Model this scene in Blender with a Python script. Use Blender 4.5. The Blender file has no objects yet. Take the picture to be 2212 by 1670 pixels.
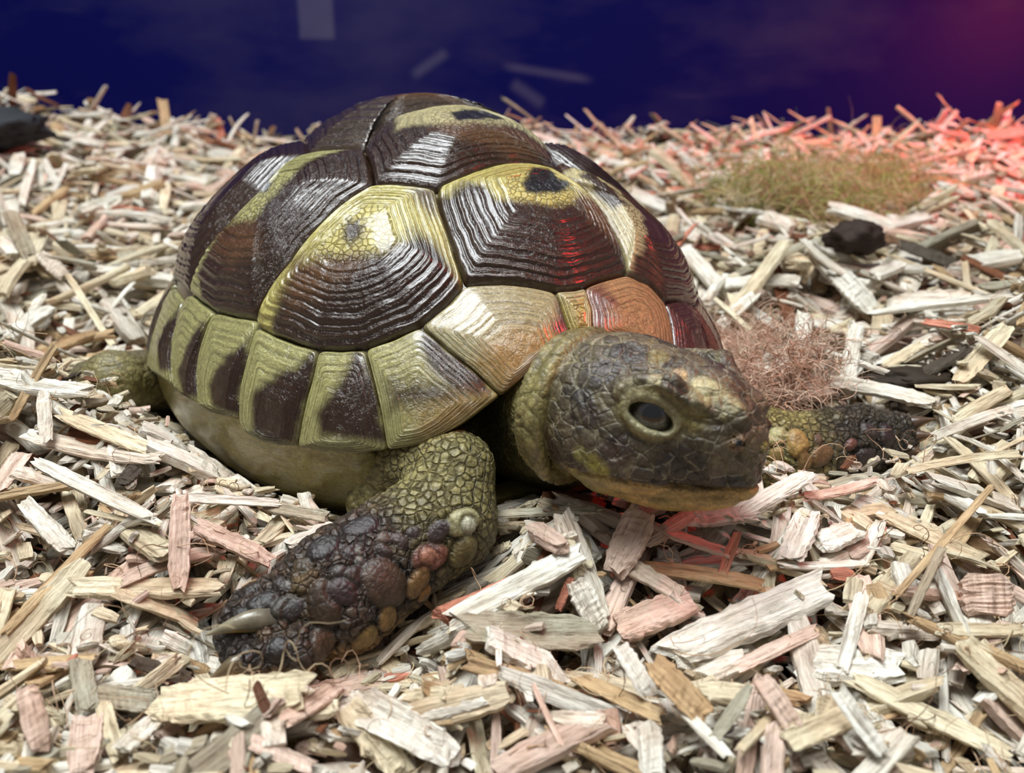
import bpy, math
import numpy as np
rng = np.random.default_rng(11)
SC = bpy.context.scene
COL = SC.collection
U = 0.01                                   # everything below is written in centimetres
# ------------------------------------------------------------------ camera
FPX, PITCH, CAMH = 2000.0, math.radians(18.0), 5.41
cam = bpy.data.cameras.new('camera'); cam_o = bpy.data.objects.new('camera', cam); COL.objects.link(cam_o)
cam.sensor_width = 36.0; cam.lens = 36.0 * FPX / 2212.0
cam.clip_start = 0.005; cam.clip_end = 20
cam_o.location = (0, 0, CAMH * U); cam_o.rotation_euler = (math.pi / 2 - PITCH, 0, 0)
cam.dof.use_dof = True; cam.dof.focus_distance = 0.102; cam.dof.aperture_fstop = 42
SC.camera = cam_o
# ------------------------------------------------------------------ world and lights
SC.view_settings.view_transform = 'Standard'; SC.view_settings.look = 'None'
SC.view_settings.gamma = 1; SC.view_settings.use_curve_mapping = False
SC.view_settings.exposure = -0.13
wd = bpy.data.worlds.new('world'); SC.world = wd; wd.use_nodes = True
wb = wd.node_tree.nodes['Background']; wb.inputs[0].default_value = (0.80, 0.82, 0.88, 1); wb.inputs[1].default_value = 0.22

def area(name, loc, target, size, power, color, sy=None):
    l = bpy.data.lights.new(name, 'AREA'); l.energy = power; l.color = color; l.size = size * U
    if sy: l.shape = 'RECTANGLE'; l.size_y = sy * U
    o = bpy.data.objects.new(name, l); COL.objects.link(o)
    v = np.array(target, float) - np.array(loc, float)
    from mathutils import Vector
    o.location = tuple(np.array(loc) * U); o.rotation_euler = Vector(v).to_track_quat('-Z', 'Y').to_euler()
    return o
def spot(name, loc, target, radius, power, color, ang, blend=.5):
    l = bpy.data.lights.new(name, 'SPOT'); l.energy = power; l.color = color; l.shadow_soft_size = radius * U
    l.spot_size = math.radians(ang); l.spot_blend = blend
    from mathutils import Vector
    o = bpy.data.objects.new(name, l); COL.objects.link(o); v = np.array(target, float) - np.array(loc, float)
    o.location = tuple(np.array(loc) * U); o.rotation_euler = Vector(v).to_track_quat('-Z', 'Y').to_euler()
area('ceiling_light', (-13, 7, 58), (0, 11, 0), 38, 5.7, (0.93, 0.98, 1.0), 20)
area('ceiling_light', (6, -12, 55), (0, 12, 0), 26, 1.0, (1.0, 0.97, 0.92), 14)
spot('heat_lamp', (27, 28, 11), (18, 33, 2), 1.2, 3.3, (1.0, 0.07, 0.09), 104, 1.0)
spot('heat_lamp', (12.5, 9.3, 14), (1.5, 9.8, 2.4), 0.5, 0.34, (1.0, 0.03, 0.03), 27, .8)

# ------------------------------------------------------------------ camera geometry helpers
_F = np.array([0, math.cos(PITCH), -math.sin(PITCH)]); _U = np.array([0, math.sin(PITCH), math.cos(PITCH)])
C0 = np.array([0, 0, CAMH])
def rayd(u, v):
    u = np.asarray(u, float)[..., None]; v = np.asarray(v, float)[..., None]
    return _F + np.array([1., 0, 0]) * (u - 1106) / FPX - _U * (v - 835) / FPX
def W(u, v, Z): return C0 + Z * rayd(u, v)
def project(P):
    q = P - C0; Z = q @ _F
    return 1106 + FPX * q[..., 0] / Z, 835 - FPX * (q @ _U) / Z, Z

# ------------------------------------------------------------------ object helpers
def mk(name, V, faces, mat, parent=None, attrs=None, smooth=True, loc=None):
    """one mesh object; V in cm, faces a list of int arrays (quads / tris)"""
    V = np.asarray(V, float)
    loc = np.zeros(3) if loc is None else np.asarray(loc, float)
    me = bpy.data.meshes.new(name)
    if not isinstance(faces, list): faces = [faces]
    faces = [np.asarray(f, np.int32) for f in faces if len(f)]
    nl = sum(f.size for f in faces); nf = sum(len(f) for f in faces)
    me.vertices.add(len(V)); me.vertices.foreach_set('co', ((V - loc) * U).astype(np.float32).ravel())
    me.loops.add(nl); me.loops.foreach_set('vertex_index', np.concatenate([f.ravel() for f in faces]))
    me.polygons.add(nf)
    tot = np.concatenate([np.full(len(f), f.shape[1], np.int32) for f in faces])
    st = np.concatenate([[0], np.cumsum(tot)[:-1]]).astype(np.int32)
    me.polygons.foreach_set('loop_start', st); me.polygons.foreach_set('loop_total', tot)
    me.polygons.foreach_set('use_smooth', np.full(nf, smooth))
    me.update(calc_edges=True); me.validate()
    if attrs:
        for k, a in attrs.items():
            a = np.asarray(a, np.float32)
            if a.ndim == 1: at = me.attributes.new(k, 'FLOAT', 'POINT'); at.data.foreach_set('value', a)
            elif a.shape[1] == 4: at = me.attributes.new(k, 'FLOAT_COLOR', 'POINT'); at.data.foreach_set('color', a.ravel())
            else: at = me.attributes.new(k, 'FLOAT_VECTOR', 'POINT'); at.data.foreach_set('vector', a.ravel())
    me.materials.append(mat)
    o = bpy.data.objects.new(name, me); COL.objects.link(o)
    if parent is not None:
        o.parent = parent
        pl = np.array(parent['_o']) if '_o' in parent.keys() else np.zeros(3)
        o.location = tuple((loc - pl) * U)
    else: o.location = tuple(loc * U)
    o['_o'] = list(loc)
    return o
def tag(o, label=None, cat=None, group=None, kind=None):
    if label: o['label'] = label
    if cat: o['category'] = cat
    if group: o['group'] = group
    if kind: o['kind'] = kind
    return o
def rgb(r, g, b):
    c = np.array([r, g, b]) / 255.0
    return np.where(c <= 0.04045, c / 12.92, ((c + 0.055) / 1.055) ** 2.4)
def sstep(a, b, x): t = np.clip((x - a) / (b - a), 0, 1); return t * t * (3 - 2 * t)

# ---- value noise / worley in numpy
def _hash(i, j, k, s=0):
    h = (i * 374761393 + j * 668265263 + k * 2147483647 + s * 1274126177) & 0xffffffff
    h = ((h ^ (h >> 13)) * 1274126177) & 0xffffffff
    h = ((h ^ (h >> 16)) * 2246822519) & 0xffffffff
    return ((h ^ (h >> 13)) & 0xffffff) / float(0x1000000)
def vnoise(P, s=0):
    P = np.asarray(P, float); I = np.floor(P).astype(np.int64); f = P - I; f = f * f * (3 - 2 * f); r = 0
    for a in (0, 1):
        for b in (0, 1):
            for c in (0, 1):
                w = (f[..., 0] if a else 1 - f[..., 0]) * (f[..., 1] if b else 1 - f[..., 1]) * (f[..., 2] if c else 1 - f[..., 2])
                r = r + w * _hash(I[..., 0] + a, I[..., 1] + b, I[..., 2] + c, s)
    return r * 2 - 1
def fbm(P, o=3, s=0):
    r = 0; a = 1.
    for k in range(o): r = r + a * vnoise(P * 2 ** k, s + k); a *= .5
    return r / 1.6
def worley(P, s=0):
    P = np.asarray(P, float); I = np.floor(P).astype(np.int64)
    f1 = np.full(len(P), 9.); f2 = np.full(len(P), 9.); idn = np.zeros(len(P))
    for a in (-1, 0, 1):
        for b in (-1, 0, 1):
            for c in (-1, 0, 1):
                J = I + np.array([a, b, c])
                q = np.stack([_hash(J[:, 0], J[:, 1], J[:, 2], s + m) for m in (1, 2, 3)], 1) * .8 + .1 + J
                d = np.linalg.norm(P - q, axis=1)
                n = d < f1
                f2 = np.where(n, f1, np.minimum(f2, d)); idn = np.where(n, _hash(J[:, 0], J[:, 1], J[:, 2], s + 7), idn); f1 = np.where(n, d, f1)
    return f1, f2, idn

# ------------------------------------------------------------------ materials
class NT:
    def __init__(s, name):
        s.m = bpy.data.materials.new(name); s.m.use_nodes = True; s.t = s.m.node_tree
        s.b = s.t.nodes['Principled BSDF']
    def n(s, typ, **kw):
        x = s.t.nodes.new(typ)
        for k, v in kw.items():
            if k.startswith('_'): setattr(x, k[1:], v)
            else: x.inputs[k.replace('__', ' ')].default_value = v
        return x
    def l(s, a, b): s.t.links.new(a, b)
    def attr(s, name): return s.n('ShaderNodeAttribute', _attribute_name=name)
    def math(s, op, a, b=None, c=None):
        x = s.n('ShaderNodeMath', _operation=op)
        for i, v in enumerate((a, b, c)):
            if v is None: continue
            if isinstance(v, (int, float)): x.inputs[i].default_value = v
            else: s.l(v, x.inputs[i])
        return x.outputs[0]
    def ramp(s, fac, stops):
        x = s.n('ShaderNodeValToRGB'); s.l(fac, x.inputs[0]); e = x.color_ramp.elements
        while len(e) < len(stops): e.new(.5)
        for i, (p, c) in enumerate(stops): e[i].position = p; e[i].color = (*c, 1) if len(c) == 3 else c
        return x.outputs[0]
    def mix(s, f, a, b, mode='MIX'):
        x = s.n('ShaderNodeMix', _data_type='RGBA', _blend_type=mode)
        for i, v in ((0, f), (6, a), (7, b)):
            if isinstance(v, (int, float)): x.inputs[i].default_value = v
            elif isinstance(v, tuple): x.inputs[i].default_value = v
            else: s.l(v, x.inputs[i])
        return x.outputs[2]
    def bump(s, h, strength, dist, prev=None):
        x = s.n('ShaderNodeBump', Strength=strength, Distance=dist); s.l(h, x.inputs['Height'])
        if prev is not None: s.l(prev, x.inputs['Normal'])
        return x.outputs[0]
def tc(m, scale=(1, 1, 1)):
    t = m.n('ShaderNodeTexCoord'); mp = m.n('ShaderNodeMapping'); mp.inputs['Scale'].default_value = scale
    m.l(t.outputs['Object'], mp.inputs['Vector']); return mp.outputs[0]

def mat_scute():
    m = NT('keratin_scute'); col = m.attr('Col').outputs['Color']; s = m.attr('S').outputs['Fac']
    P = m.attr('P').outputs['Vector']
    nz = m.n('ShaderNodeTexNoise', Scale=7.0, Detail=4.0); m.l(P, nz.inputs['Vector'])
    # fine striations that follow the growth rings
    w = m.math('ADD', m.math('MULTIPLY', s, 46.0), m.math('MULTIPLY', nz.outputs[0], 5.0))
    cx = m.n('ShaderNodeCombineXYZ'); m.l(w, cx.inputs[0]); m.l(m.math('MULTIPLY', nz.outputs[0], 3.0), cx.inputs[1])
    st = m.n('ShaderNodeTexNoise', Scale=1.6, Detail=3.0, Roughness=.65); m.l(cx.outputs[0], st.inputs['Vector'])
    vo = m.n('ShaderNodeTexVoronoi', _feature='DISTANCE_TO_EDGE', Scale=13.0); m.l(P, vo.inputs['Vector'])
    cell = m.ramp(vo.outputs['Distance'], [(0.0, (0, 0, 0)), (.16, (1, 1, 1))])
    ar = m.attr('A').outputs['Fac']                       # granular areola
    sp = m.n('ShaderNodeTexNoise', Scale=22.0, Detail=5.0, Roughness=.7); m.l(P, sp.inputs['Vector'])
    f1 = m.ramp(st.outputs[0], [(.32, (.62, .60, .58)), (.62, (1.12, 1.12, 1.1))])
    c = m.mix(m.math('SUBTRACT', 1.0, ar), col, f1, 'MULTIPLY'); 
    c2 = m.mix(ar, c, m.ramp(vo.outputs['Distance'], [(0., (.42, .37, .28)), (.14, (1.12, 1.1, 1.05))]), 'MULTIPLY')
    c3 = m.mix(.55, c2, m.ramp(sp.outputs[0], [(.3, (.55, .52, .48)), (.7, (1.3, 1.3, 1.25))]), 'MULTIPLY')
    m.l(c3, m.b.inputs['Base Color'])
    h = m.bump(st.outputs[0], .55, .0003)
    h = m.bump(m.math('MULTIPLY', cell, ar), .5, .00022, h)
    h = m.bump(sp.outputs[0], .25, .0002, h)
    m.l(h, m.b.inputs['Normal'])
    r = m.math('MULTIPLY_ADD', sp.outputs[0], .30, .05); m.l(r, m.b.inputs['Roughness'])
    m.b.inputs['Specular IOR Level'].default_value = .62
    m.b.inputs['Coat Weight'].default_value = .55; m.b.inputs['Coat Roughness'].default_value = .16
    return m.m
def mat_skin():
    m = NT('tortoise_skin'); col = m.attr('Col').outputs['Color']; P = m.attr('P').outputs['Vector']
    vo = m.n('ShaderNodeTexVoronoi', _feature='DISTANCE_TO_EDGE', Scale=15.0); m.l(P, vo.inputs['Vector'])
    nz = m.n('ShaderNodeTexNoise', Scale=9.0, Detail=6.0, Roughness=.7); m.l(P, nz.inputs['Vector'])
    c = m.mix(.8, col, m.ramp(nz.outputs[0], [(.3, (.5, .48, .45)), (.68, (1.35, 1.32, 1.25))]), 'MULTIPLY')
    c = m.mix(.6, c, m.ramp(vo.outputs['Distance'], [(0., (.5, .47, .42)), (.1, (1.06, 1.06, 1.04))]), 'MULTIPLY')
    K = m.attr('K').outputs['Fac']; G = m.attr('G').outputs['Fac']
    wp = m.n('ShaderNodeMix', _data_type='VECTOR'); wp.inputs[0].default_value = .035; m.l(P, wp.inputs[4]); m.l(nz.outputs[1], wp.inputs[5])
    v2 = m.n('ShaderNodeTexVoronoi', _feature='DISTANCE_TO_EDGE', Scale=5.6); m.l(wp.outputs[1], v2.inputs['Vector'])
    v3 = m.n('ShaderNodeTexVoronoi', _feature='F1', Scale=5.6); m.l(wp.outputs[1], v3.inputs['Vector'])
    v4 = m.n('ShaderNodeTexVoronoi', _feature='DISTANCE_TO_EDGE', Scale=11.0); m.l(wp.outputs[1], v4.inputs['Vector'])
    hv = m.n('ShaderNodeSeparateColor'); m.l(v3.outputs['Color'], hv.inputs[0])
    c = m.mix(K, c, m.ramp(hv.outputs[0], [(0, (.55, .55, .58)), (1, (1.25, 1.22, 1.15))]), 'MULTIPLY')
    ln = m.ramp(v2.outputs['Distance'], [(.012, (.75, .75, .75)), (.055, (0, 0, 0))])
    c = m.mix(m.math('MULTIPLY', m.math('MULTIPLY', ln, K), m.ramp(nz.outputs[0], [(.42, (.0, .0, .0)), (.62, (1, 1, 1))])), c, (*rgb(158, 150, 124), 1))
    gl = m.ramp(v4.outputs['Distance'], [(.0, (.5, .46, .4)), (.10, (1.05, 1.05, 1.05))])
    c = m.mix(G, c, gl, 'MULTIPLY')
    m.l(c, m.b.inputs['Base Color'])
    h0 = m.bump(m.math('MULTIPLY', m.ramp(v2.outputs['Distance'], [(0, (0, 0, 0)), (.08, (1, 1, 1))]), K), .5, .0003)
    h0 = m.bump(m.math('MULTIPLY', m.ramp(v4.outputs['Distance'], [(0, (0, 0, 0)), (.16, (1, 1, 1))]), G), .8, .0004, h0)
    h = m.bump(vo.outputs['Distance'], .45, .0003, h0); h = m.bump(nz.outputs[0], .5, .0003, h)
    m.l(h, m.b.inputs['Normal'])
    m.l(m.math('MULTIPLY_ADD', nz.outputs[0], .35, .24), m.b.inputs['Roughness'])
    m.b.inputs['Specular IOR Level'].default_value = .5
    return m.m
def mat_chip():
    m = NT('split_wood'); col = m.attr('Col').outputs['Color']; P = m.attr('P').outputs['Vector']
    mp = m.n('ShaderNodeMapping'); mp.inputs['Scale'].default_value = (1.6, 18, 18); m.l(P, mp.inputs['Vector'])
    n1 = m.n('ShaderNodeTexNoise', Scale=1.0, Detail=5.0, Roughness=.65, Distortion=.4); m.l(mp.outputs[0], n1.inputs['Vector'])
    mp2 = m.n('ShaderNodeMapping'); mp2.inputs['Scale'].default_value = (2.6, 38, 38); m.l(P, mp2.inputs['Vector'])
    n3 = m.n('ShaderNodeTexNoise', Scale=1.0, Detail=3.0); m.l(mp2.outputs[0], n3.inputs['Vector'])
    n2 = m.n('ShaderNodeTexNoise', Scale=1.8, Detail=4.0, Roughness=.6); m.l(P, n2.inputs['Vector'])
    c = m.mix(.85, col, m.ramp(n1.outputs[0], [(.30, (.36, .30, .25)), (.45, (.80, .77, .72)), (.62, (1.08, 1.08, 1.06))]), 'MULTIPLY')
    c = m.mix(.6, c, m.ramp(n2.outputs[0], [(.3, (.70, .60, .50)), (.6, (1.1, 1.1, 1.1))]), 'MULTIPLY')
    c = m.mix(.7, c, m.ramp(n3.outputs[0], [(.30, (.45, .4, .36)), (.40, (1, 1, 1))]), 'MULTIPLY')
    n4 = m.n('ShaderNodeTexNoise', Scale=.75, Detail=3.0, Roughness=.6); m.l(P, n4.inputs['Vector'])
    c = m.mix(m.ramp(n4.outputs[0], [(.48, (0, 0, 0)), (.70, (.55, .55, .55))]), c, m.mix(1.0, c, (.97, .70, .58, 1), 'MULTIPLY'))
    n5 = m.n('ShaderNodeTexNoise', Scale=1.1, Detail=4.0, Roughness=.7); m.l(m.n('ShaderNodeVectorMath', _operation='ADD').outputs[0], n5.inputs['Vector']); av = n5.inputs['Vector'].links[0].from_node; m.l(P, av.inputs[0]); av.inputs[1].default_value = (31, 7, 3)
    c = m.mix(m.ramp(n5.outputs[0], [(.55, (0, 0, 0)), (.72, (.6, .6, .6))]), c, m.mix(1.0, c, (.62, .60, .58, 1), 'MULTIPLY'))
    m.l(c, m.b.inputs['Base Color'])
    h = m.bump(n1.outputs[0], .8, .0005); h = m.bump(n3.outputs[0], .6, .0003, h); m.l(h, m.b.inputs['Normal'])
    m.b.inputs['Roughness'].default_value = .62; m.b.inputs['Specular IOR Level'].default_value = .3
    return m.m
def mat_plain(name, c, rough=.6, spec=.4, coat=0, vary=.35, scale=300, attr=False):
    m = NT(name); t = tc(m)
    nz = m.n('ShaderNodeTexNoise', Scale=float(scale), Detail=5.0, Roughness=.6); m.l(t, nz.inputs['Vector'])
    src = m.attr('Col').outputs['Color'] if attr else (*c, 1)
    cc = m.mix(1.0, src, m.ramp(nz.outputs[0], [(.3, (1 - vary,) * 3), (.7, (1 + vary,) * 3)]), 'MULTIPLY')
    m.l(cc, m.b.inputs['Base Color']); m.b.inputs['Roughness'].default_value = rough
    m.b.inputs['Specular IOR Level'].default_value = spec; m.b.inputs['Coat Weight'].default_value = coat
    m.l(m.bump(nz.outputs[0], .3, .0003), m.b.inputs['Normal'])
    return m.m
M_SCUTE, M_SKIN, M_CHIP = mat_scute(), mat_skin(), mat_chip()
M_FIBRE = mat_plain('plant_fibre', (0, 0, 0), .75, .3, attr=True, vary=.2)
M_CLAW = mat_plain('claw_horn', tuple(rgb(95, 92, 78)), .3, .5, .2, .4, 500, attr=True)
M_EYE = mat_plain('eyeball', tuple(rgb(30, 30, 32)), .04, .9, 1.0, .25, 900, attr=True)
M_BARE = mat_plain('bedding_dust', tuple(rgb(120, 95, 70)), .95, .1, vary=.4, scale=500)

# =================================================================== tortoise shell
a_f, a_r, b_w, H_t, Q, CZ, TX, TY, PSI, TAU = 5.3315, 5.3395, 4.1498, 3.9509, 1.711, 1.1901, -1.3691, 14.1612, -1.0908, 0.0341
cp, sp_ = math.cos(PSI), math.sin(PSI)
RX = np.array([cp * math.cos(TAU), sp_ * math.cos(TAU), math.sin(TAU)]); RY = np.array([-sp_, cp, 0.]); RZ = np.cross(RX, RY)
RM = np.stack([RX, RY, RZ]); TC = np.array([TX, TY, CZ])
def toloc(P): return (P - TC) @ RM.T
def toworld(L): return L @ RM + TC
def Fdome(L):
    ax = np.where(L[..., 0] > 0, a_f, a_r); hz = np.where(L[..., 2] > 0, H_t, CZ)
    r = np.sqrt((L[..., 0] / ax) ** 2 + (L[..., 1] / b_w) ** 2 + 1e-12)
    return (r ** Q + (np.abs(L[..., 2]) / hz) ** Q) ** (1 / Q)
_T = np.linspace(5, 22, 1200)
def m_of(u, v):
    """picture direction -> place on the dome, as shell-map coordinates"""
    d = rayd(u, v); P = C0 + _T[:, None] * d; g = Fdome(toloc(P)) - 1
    if g.min() > 0: p = toloc(P[np.argmin(g)])
    else:
        j = max(int(np.argmax(g < 0)), 1); t = _T[j - 1] + (_T[j] - _T[j - 1]) * g[j - 1] / (g[j - 1] - g[j]); p = toloc(C0 + t * d)
    a = a_f if p[0] > 0 else a_r
    r = math.hypot(p[0] / a, p[1] / b_w); ze = max(p[2] / H_t, 0)
    t = math.atan2(r ** (Q / 2), ze ** (Q / 2)); th = math.atan2(p[1] / b_w, p[0] / a)
    return [t * math.cos(th), t * math.sin(th)]
def MP(*pts): return np.array([m_of(*p) for p in pts])
def dome(m):
    t = np.hypot(m[..., 0], m[..., 1]); th = np.arctan2(m[..., 1], m[..., 0])
    ze = np.sign(np.cos(t)) * np.abs(np.cos(t)) ** (2 / Q); r = np.abs(np.sin(t)) ** (2 / Q)
    a = np.where(np.cos(th) > 0, a_f, a_r)
    L = np.stack([a * r * np.cos(th), b_w * r * np.sin(th), ze * H_t], -1)
    ax = np.where(L[..., 0] > 0, a_f, a_r); rr = np.maximum(r, 1e-4)
    N = np.stack([rr ** (Q - 2) * L[..., 0] / ax ** 2, rr ** (Q - 2) * L[..., 1] / b_w ** 2,
                  np.sign(ze) * np.maximum(np.abs(ze), 1e-4) ** (Q - 1) / H_t], -1)
    N /= np.linalg.norm(N, axis=-1, keepdims=True)
    return L, N
mir = lambda A: np.asarray(A)[::-1] * np.array([1, -1])
def J(*segs):
    o = []
    for s in segs:
        for p in np.asarray(s):
            if not o or np.linalg.norm(o[-1] - p) > .004: o.append(p)
    if np.linalg.norm(o[0] - o[-1]) < .004: o.pop()
    return np.array(o)

# seams (picked where the photo shows them)
s_v1top = MP((942, 410), (975, 395), (1018, 376), (1072, 358), (1133, 356), (1187, 369), (1223, 389))
s_v1L = MP((1223, 389), (1259, 412), (1302, 459), (1331, 513), (1351, 559), (1356, 592))
s_v1m1L = MP((1356, 592), (1324, 599), (1288, 610), (1264, 620))
s_v1n = MP((1264, 620), (1240, 626), (1202, 628))
s_v1m1R = MP((1202, 628), (1151, 617), (1080, 610), (1003, 614))
s_v1R = MP((1003, 614), (986, 566), (968, 505), (950, 451), (942, 410))
s_v2c1R = MP((942, 410), (880, 401), (808, 400))
s_v2c2R = MP((808, 400), (803, 374), (795, 345), (785, 322))
s_v2v3 = np.vstack([MP((785, 322), (800, 290), (830, 268), (864, 258)), [[.205, -.05], [.185, .12], [.20, .25], [.30, .37]]])
s_v2c2L = np.vstack([[[.30, .37]], MP((1180, 316), (1198, 351))])
s_v2c1L = MP((1198, 351), (1223, 389))
s_c1c2R = MP((808, 400), (766, 424), (727, 453), (680, 500), (640, 547), (618, 583), (575, 637), (549, 689))
s_c1bot = MP((549, 689), (551, 702), (590, 724), (640, 743), (685, 754), (735, 756), (787, 752))
s_c1m2 = MP((787, 752), (850, 730), (907, 703)); s_c1m1 = MP((907, 703), (969, 652), (1003, 614))
s_c2bot = MP((405, 632), (430, 652), (459, 672), (502, 683), (549, 689))
s_c2c3R = MP((662, 335), (618, 374), (578, 424), (535, 464), (502, 500), (470, 543), (445, 576), (405, 632))
s_v3c2R = MP((785, 322), (763, 322), (725, 323), (690, 326), (662, 335))
c3top = np.array([[-.24, -.41]]); V3L = mir(s_v3c2R)
POLY = {}                                  # name -> list of (polygon, centre, n_rings, bulge, side)
nuR = MP((1202, 628), (1216, 663), (1225, 692), (1240, 730)); nuL = MP((1279, 730), (1279, 667), (1272, 650), (1264, 620))
cR, cL = MP((1225, 640))[0], None
sc = []
def add(kind, poly, cen, rings, bulge, paint, label=None): sc.append(dict(kind=kind, poly=np.asarray(poly), cen=np.asarray(cen, float), rings=rings, bulge=bulge, paint=paint, label=label))
DK, BLK, CRM, OLV, AMB, BRN = rgb(50, 31, 17), rgb(22, 18, 18), rgb(186, 176, 104), rgb(160, 156, 104), rgb(152, 124, 74), rgb(92, 62, 34)
YEL = rgb(176, 168, 72); DGR = rgb(64, 50, 38); GRC = rgb(180, 170, 128)
X = lambda *p: MP(*p)
add('vertebral_scute', J(s_v1top, s_v1L, s_v1m1L, s_v1n, s_v1m1R, s_v1R), m_of(1165, 425), 8, .20, dict(base=DK, paint=[
    (X((936, 404), (1018, 370), (1072, 352), (1133, 350), (1187, 363), (1235, 395), (1300, 455), (1285, 462), (1240, 452), (1180, 464), (1110, 458), (1070, 452), (1045, 420), (1010, 410), (960, 425)), CRM, .02),
    (X((1235, 440), (1300, 450), (1330, 500), (1322, 540), (1260, 500), (1240, 470)), BRN, .04),
    (X((1118, 415), (1140, 388), (1175, 390), (1222, 432), (1190, 438), (1150, 440), (1126, 436)), BLK, .012)]),
    'dark scute behind the neck with a pale speckled crown')
add('vertebral_scute', J(s_v2v3, s_v2c2L, s_v2c1L, s_v1top[::-1], s_v2c1R, s_v2c2R), m_of(1010, 285), 8, .20, dict(base=DK, paint=[
    (X((862, 250), (900, 250), (1000, 248), (1069, 248), (1150, 286), (1180, 316), (1175, 330), (1110, 302), (1000, 305), (900, 296), (858, 300)), GRC, .02),
    (X((960, 298), (1100, 300), (1180, 330), (1190, 352), (1100, 345), (1000, 330), (930, 305)), BRN, .03),
    (X((970, 270), (1000, 262), (1060, 270), (1085, 284), (1040, 284), (985, 288)), BLK, .01)]))
v3 = J(s_v3c2R[::-1], s_v2v3, V3L, [[-.20, .42]], [[-.22, 0]], [[-.20, -.42]])
add('vertebral_scute', v3, (-.02, 0), 8, .20, dict(base=DGR, paint=[([[-.12, -.12], [.12, -.15], [.12, .15], [-.12, .12]], BRN, .05)]))
v4 = np.array([[-.20, -.42], [-.22, 0], [-.20, .42], [-.56, .34], [-.58, 0], [-.56, -.34]])
add('vertebral_scute', v4[::-1], (-.42, 0), 7, .2, dict(base=DK, paint=[([[-.5, -.1], [-.35, -.1], [-.35, .1], [-.5, .1]], CRM, .05)]))
v5 = np.array([[-.56, -.34], [-.58, 0], [-.56, .34], [-.86, .62], [-1.10, .3], [-1.12, 0], [-1.10, -.3], [-.86, -.62]])
add('vertebral_scute', v5[::-1], (-.75, 0), 7, .2, dict(base=DK, paint=[([[-.8, -.15], [-.6, -.1], [-.6, .1], [-.8, .15]], CRM, .05)]))
c1 = J(s_c1c2R, s_c1bot, s_c1m2, s_c1m1, s_v1R, s_v2c1R)
add('costal_scute', c1, m_of(795, 515), 9, .22, dict(base=DK, paint=[
    (X((800, 395), (946, 405), (955, 460), (978, 530), (1006, 616), (990, 600), (940, 532), (900, 515), (885, 535), (840, 560), (780, 570), (725, 572), (690, 600), (650, 612), (618, 650), (597, 690), (583, 722), (545, 705), (545, 685), (572, 634), (614, 580), (636, 544), (676, 496), (723, 449), (762, 420)), CRM, .03),
    (X((715, 570), (650, 575), (625, 640), (640, 680), (700, 650), (790, 590), (780, 572)), BRN, .05),
    (X((883, 412), (940, 412), (950, 470), (930, 480), (900, 450)), rgb(110, 98, 80), .03),
    (X((755, 515), (765, 500), (790, 505), (800, 530), (770, 545), (755, 535)), DGR, .02)]), 'large side scute, cream above and dark ringed below')
c2 = J(s_c2c3R, s_c2bot, s_c1c2R[::-1], s_v2c2R, s_v3c2R)
add('costal_scute', c2, m_of(592, 445), 8, .20, dict(base=DK, paint=[
    (X((755, 318), (720, 318), (690, 322), (655, 335), (614, 370), (574, 420), (531, 460), (498, 496), (466, 540), (440, 572), (400, 635), (432, 650), (440, 600), (478, 548), (520, 505), (560, 500), (580, 480), (620, 430), (680, 372), (735, 340)), OLV * .95, .02),
    (X((495, 500), (570, 500), (580, 560), (520, 590), (480, 560)), BRN * .9, .04),
    (X((575, 418), (590, 410), (605, 420), (590, 440), (575, 438)), BLK, .01)]))
c3 = J([[-.24, -.41], [-.44, -.62], [-.55, -.92]], [[-.25, -1.08]], s_c2c3R[::-1], [[-.10, -.45]])
add('costal_scute', c3, (-.12, -.72), 8, .20, dict(base=DK, paint=[]))
c4 = np.array([[-.24, -.41], [-.56, -.34], [-.86, -.62], [-.72, -.80], [-.55, -.92], [-.44, -.62]])
add('costal_scute', c4, (-.56, -.6), 7, .15, dict(base=DK, paint=[]))
c1L = J(s_v1L, MP((1356, 592), (1378, 602), (1403, 613), (1439, 653)), mir(s_c1m2)[1:-1] * 0 + mir(s_c1m2)[1:-1], mir(s_c1bot), mir(s_c1c2R), s_v2c1L)
c1Lp = J(s_v1L, MP((1378, 602), (1403, 613), (1439, 653)), [[.92, .70]], mir(s_c1bot)[1:], mir(s_c1c2R)[1:-1], [[.53, .40]], s_v2c1L)
add('costal_scute', c1Lp, m_of(1345, 475), 9, .20, dict(base=rgb(70, 46, 32), paint=[
    (X((1215, 380), (1262, 380), (1310, 425), (1362, 478), (1372, 500), (1367, 560), (1358, 600), (1340, 530), (1300, 455), (1255, 410)), GRC, .015),
    (X((1245, 397), (1270, 400), (1330, 460), (1315, 465)), DGR, .01)]), 'far side scute with a pale wedge')
c2Lp = J(mir(s_c1c2R)[::-1][:0], [[.53, .40]], mir(s_c1c2R)[::-1][1:], mir(s_c2bot)[1:], mir(s_c2c3R)[1:], mir(s_v3c2R)[1:-1], s_v2c2L)
add('costal_scute', mir(J(s_c2c3R, s_c2bot, s_c1c2R[::-1], s_v2c2R, s_v3c2R)), (.2, .7), 8, .18, dict(base=DK, paint=[]))
add('costal_scute', mir(c3), (-.12, .72), 8, .20, dict(base=DK, paint=[]))
add('costal_scute', mir(c4), (-.56, .6), 7, .15, dict(base=DK, paint=[]))
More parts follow.
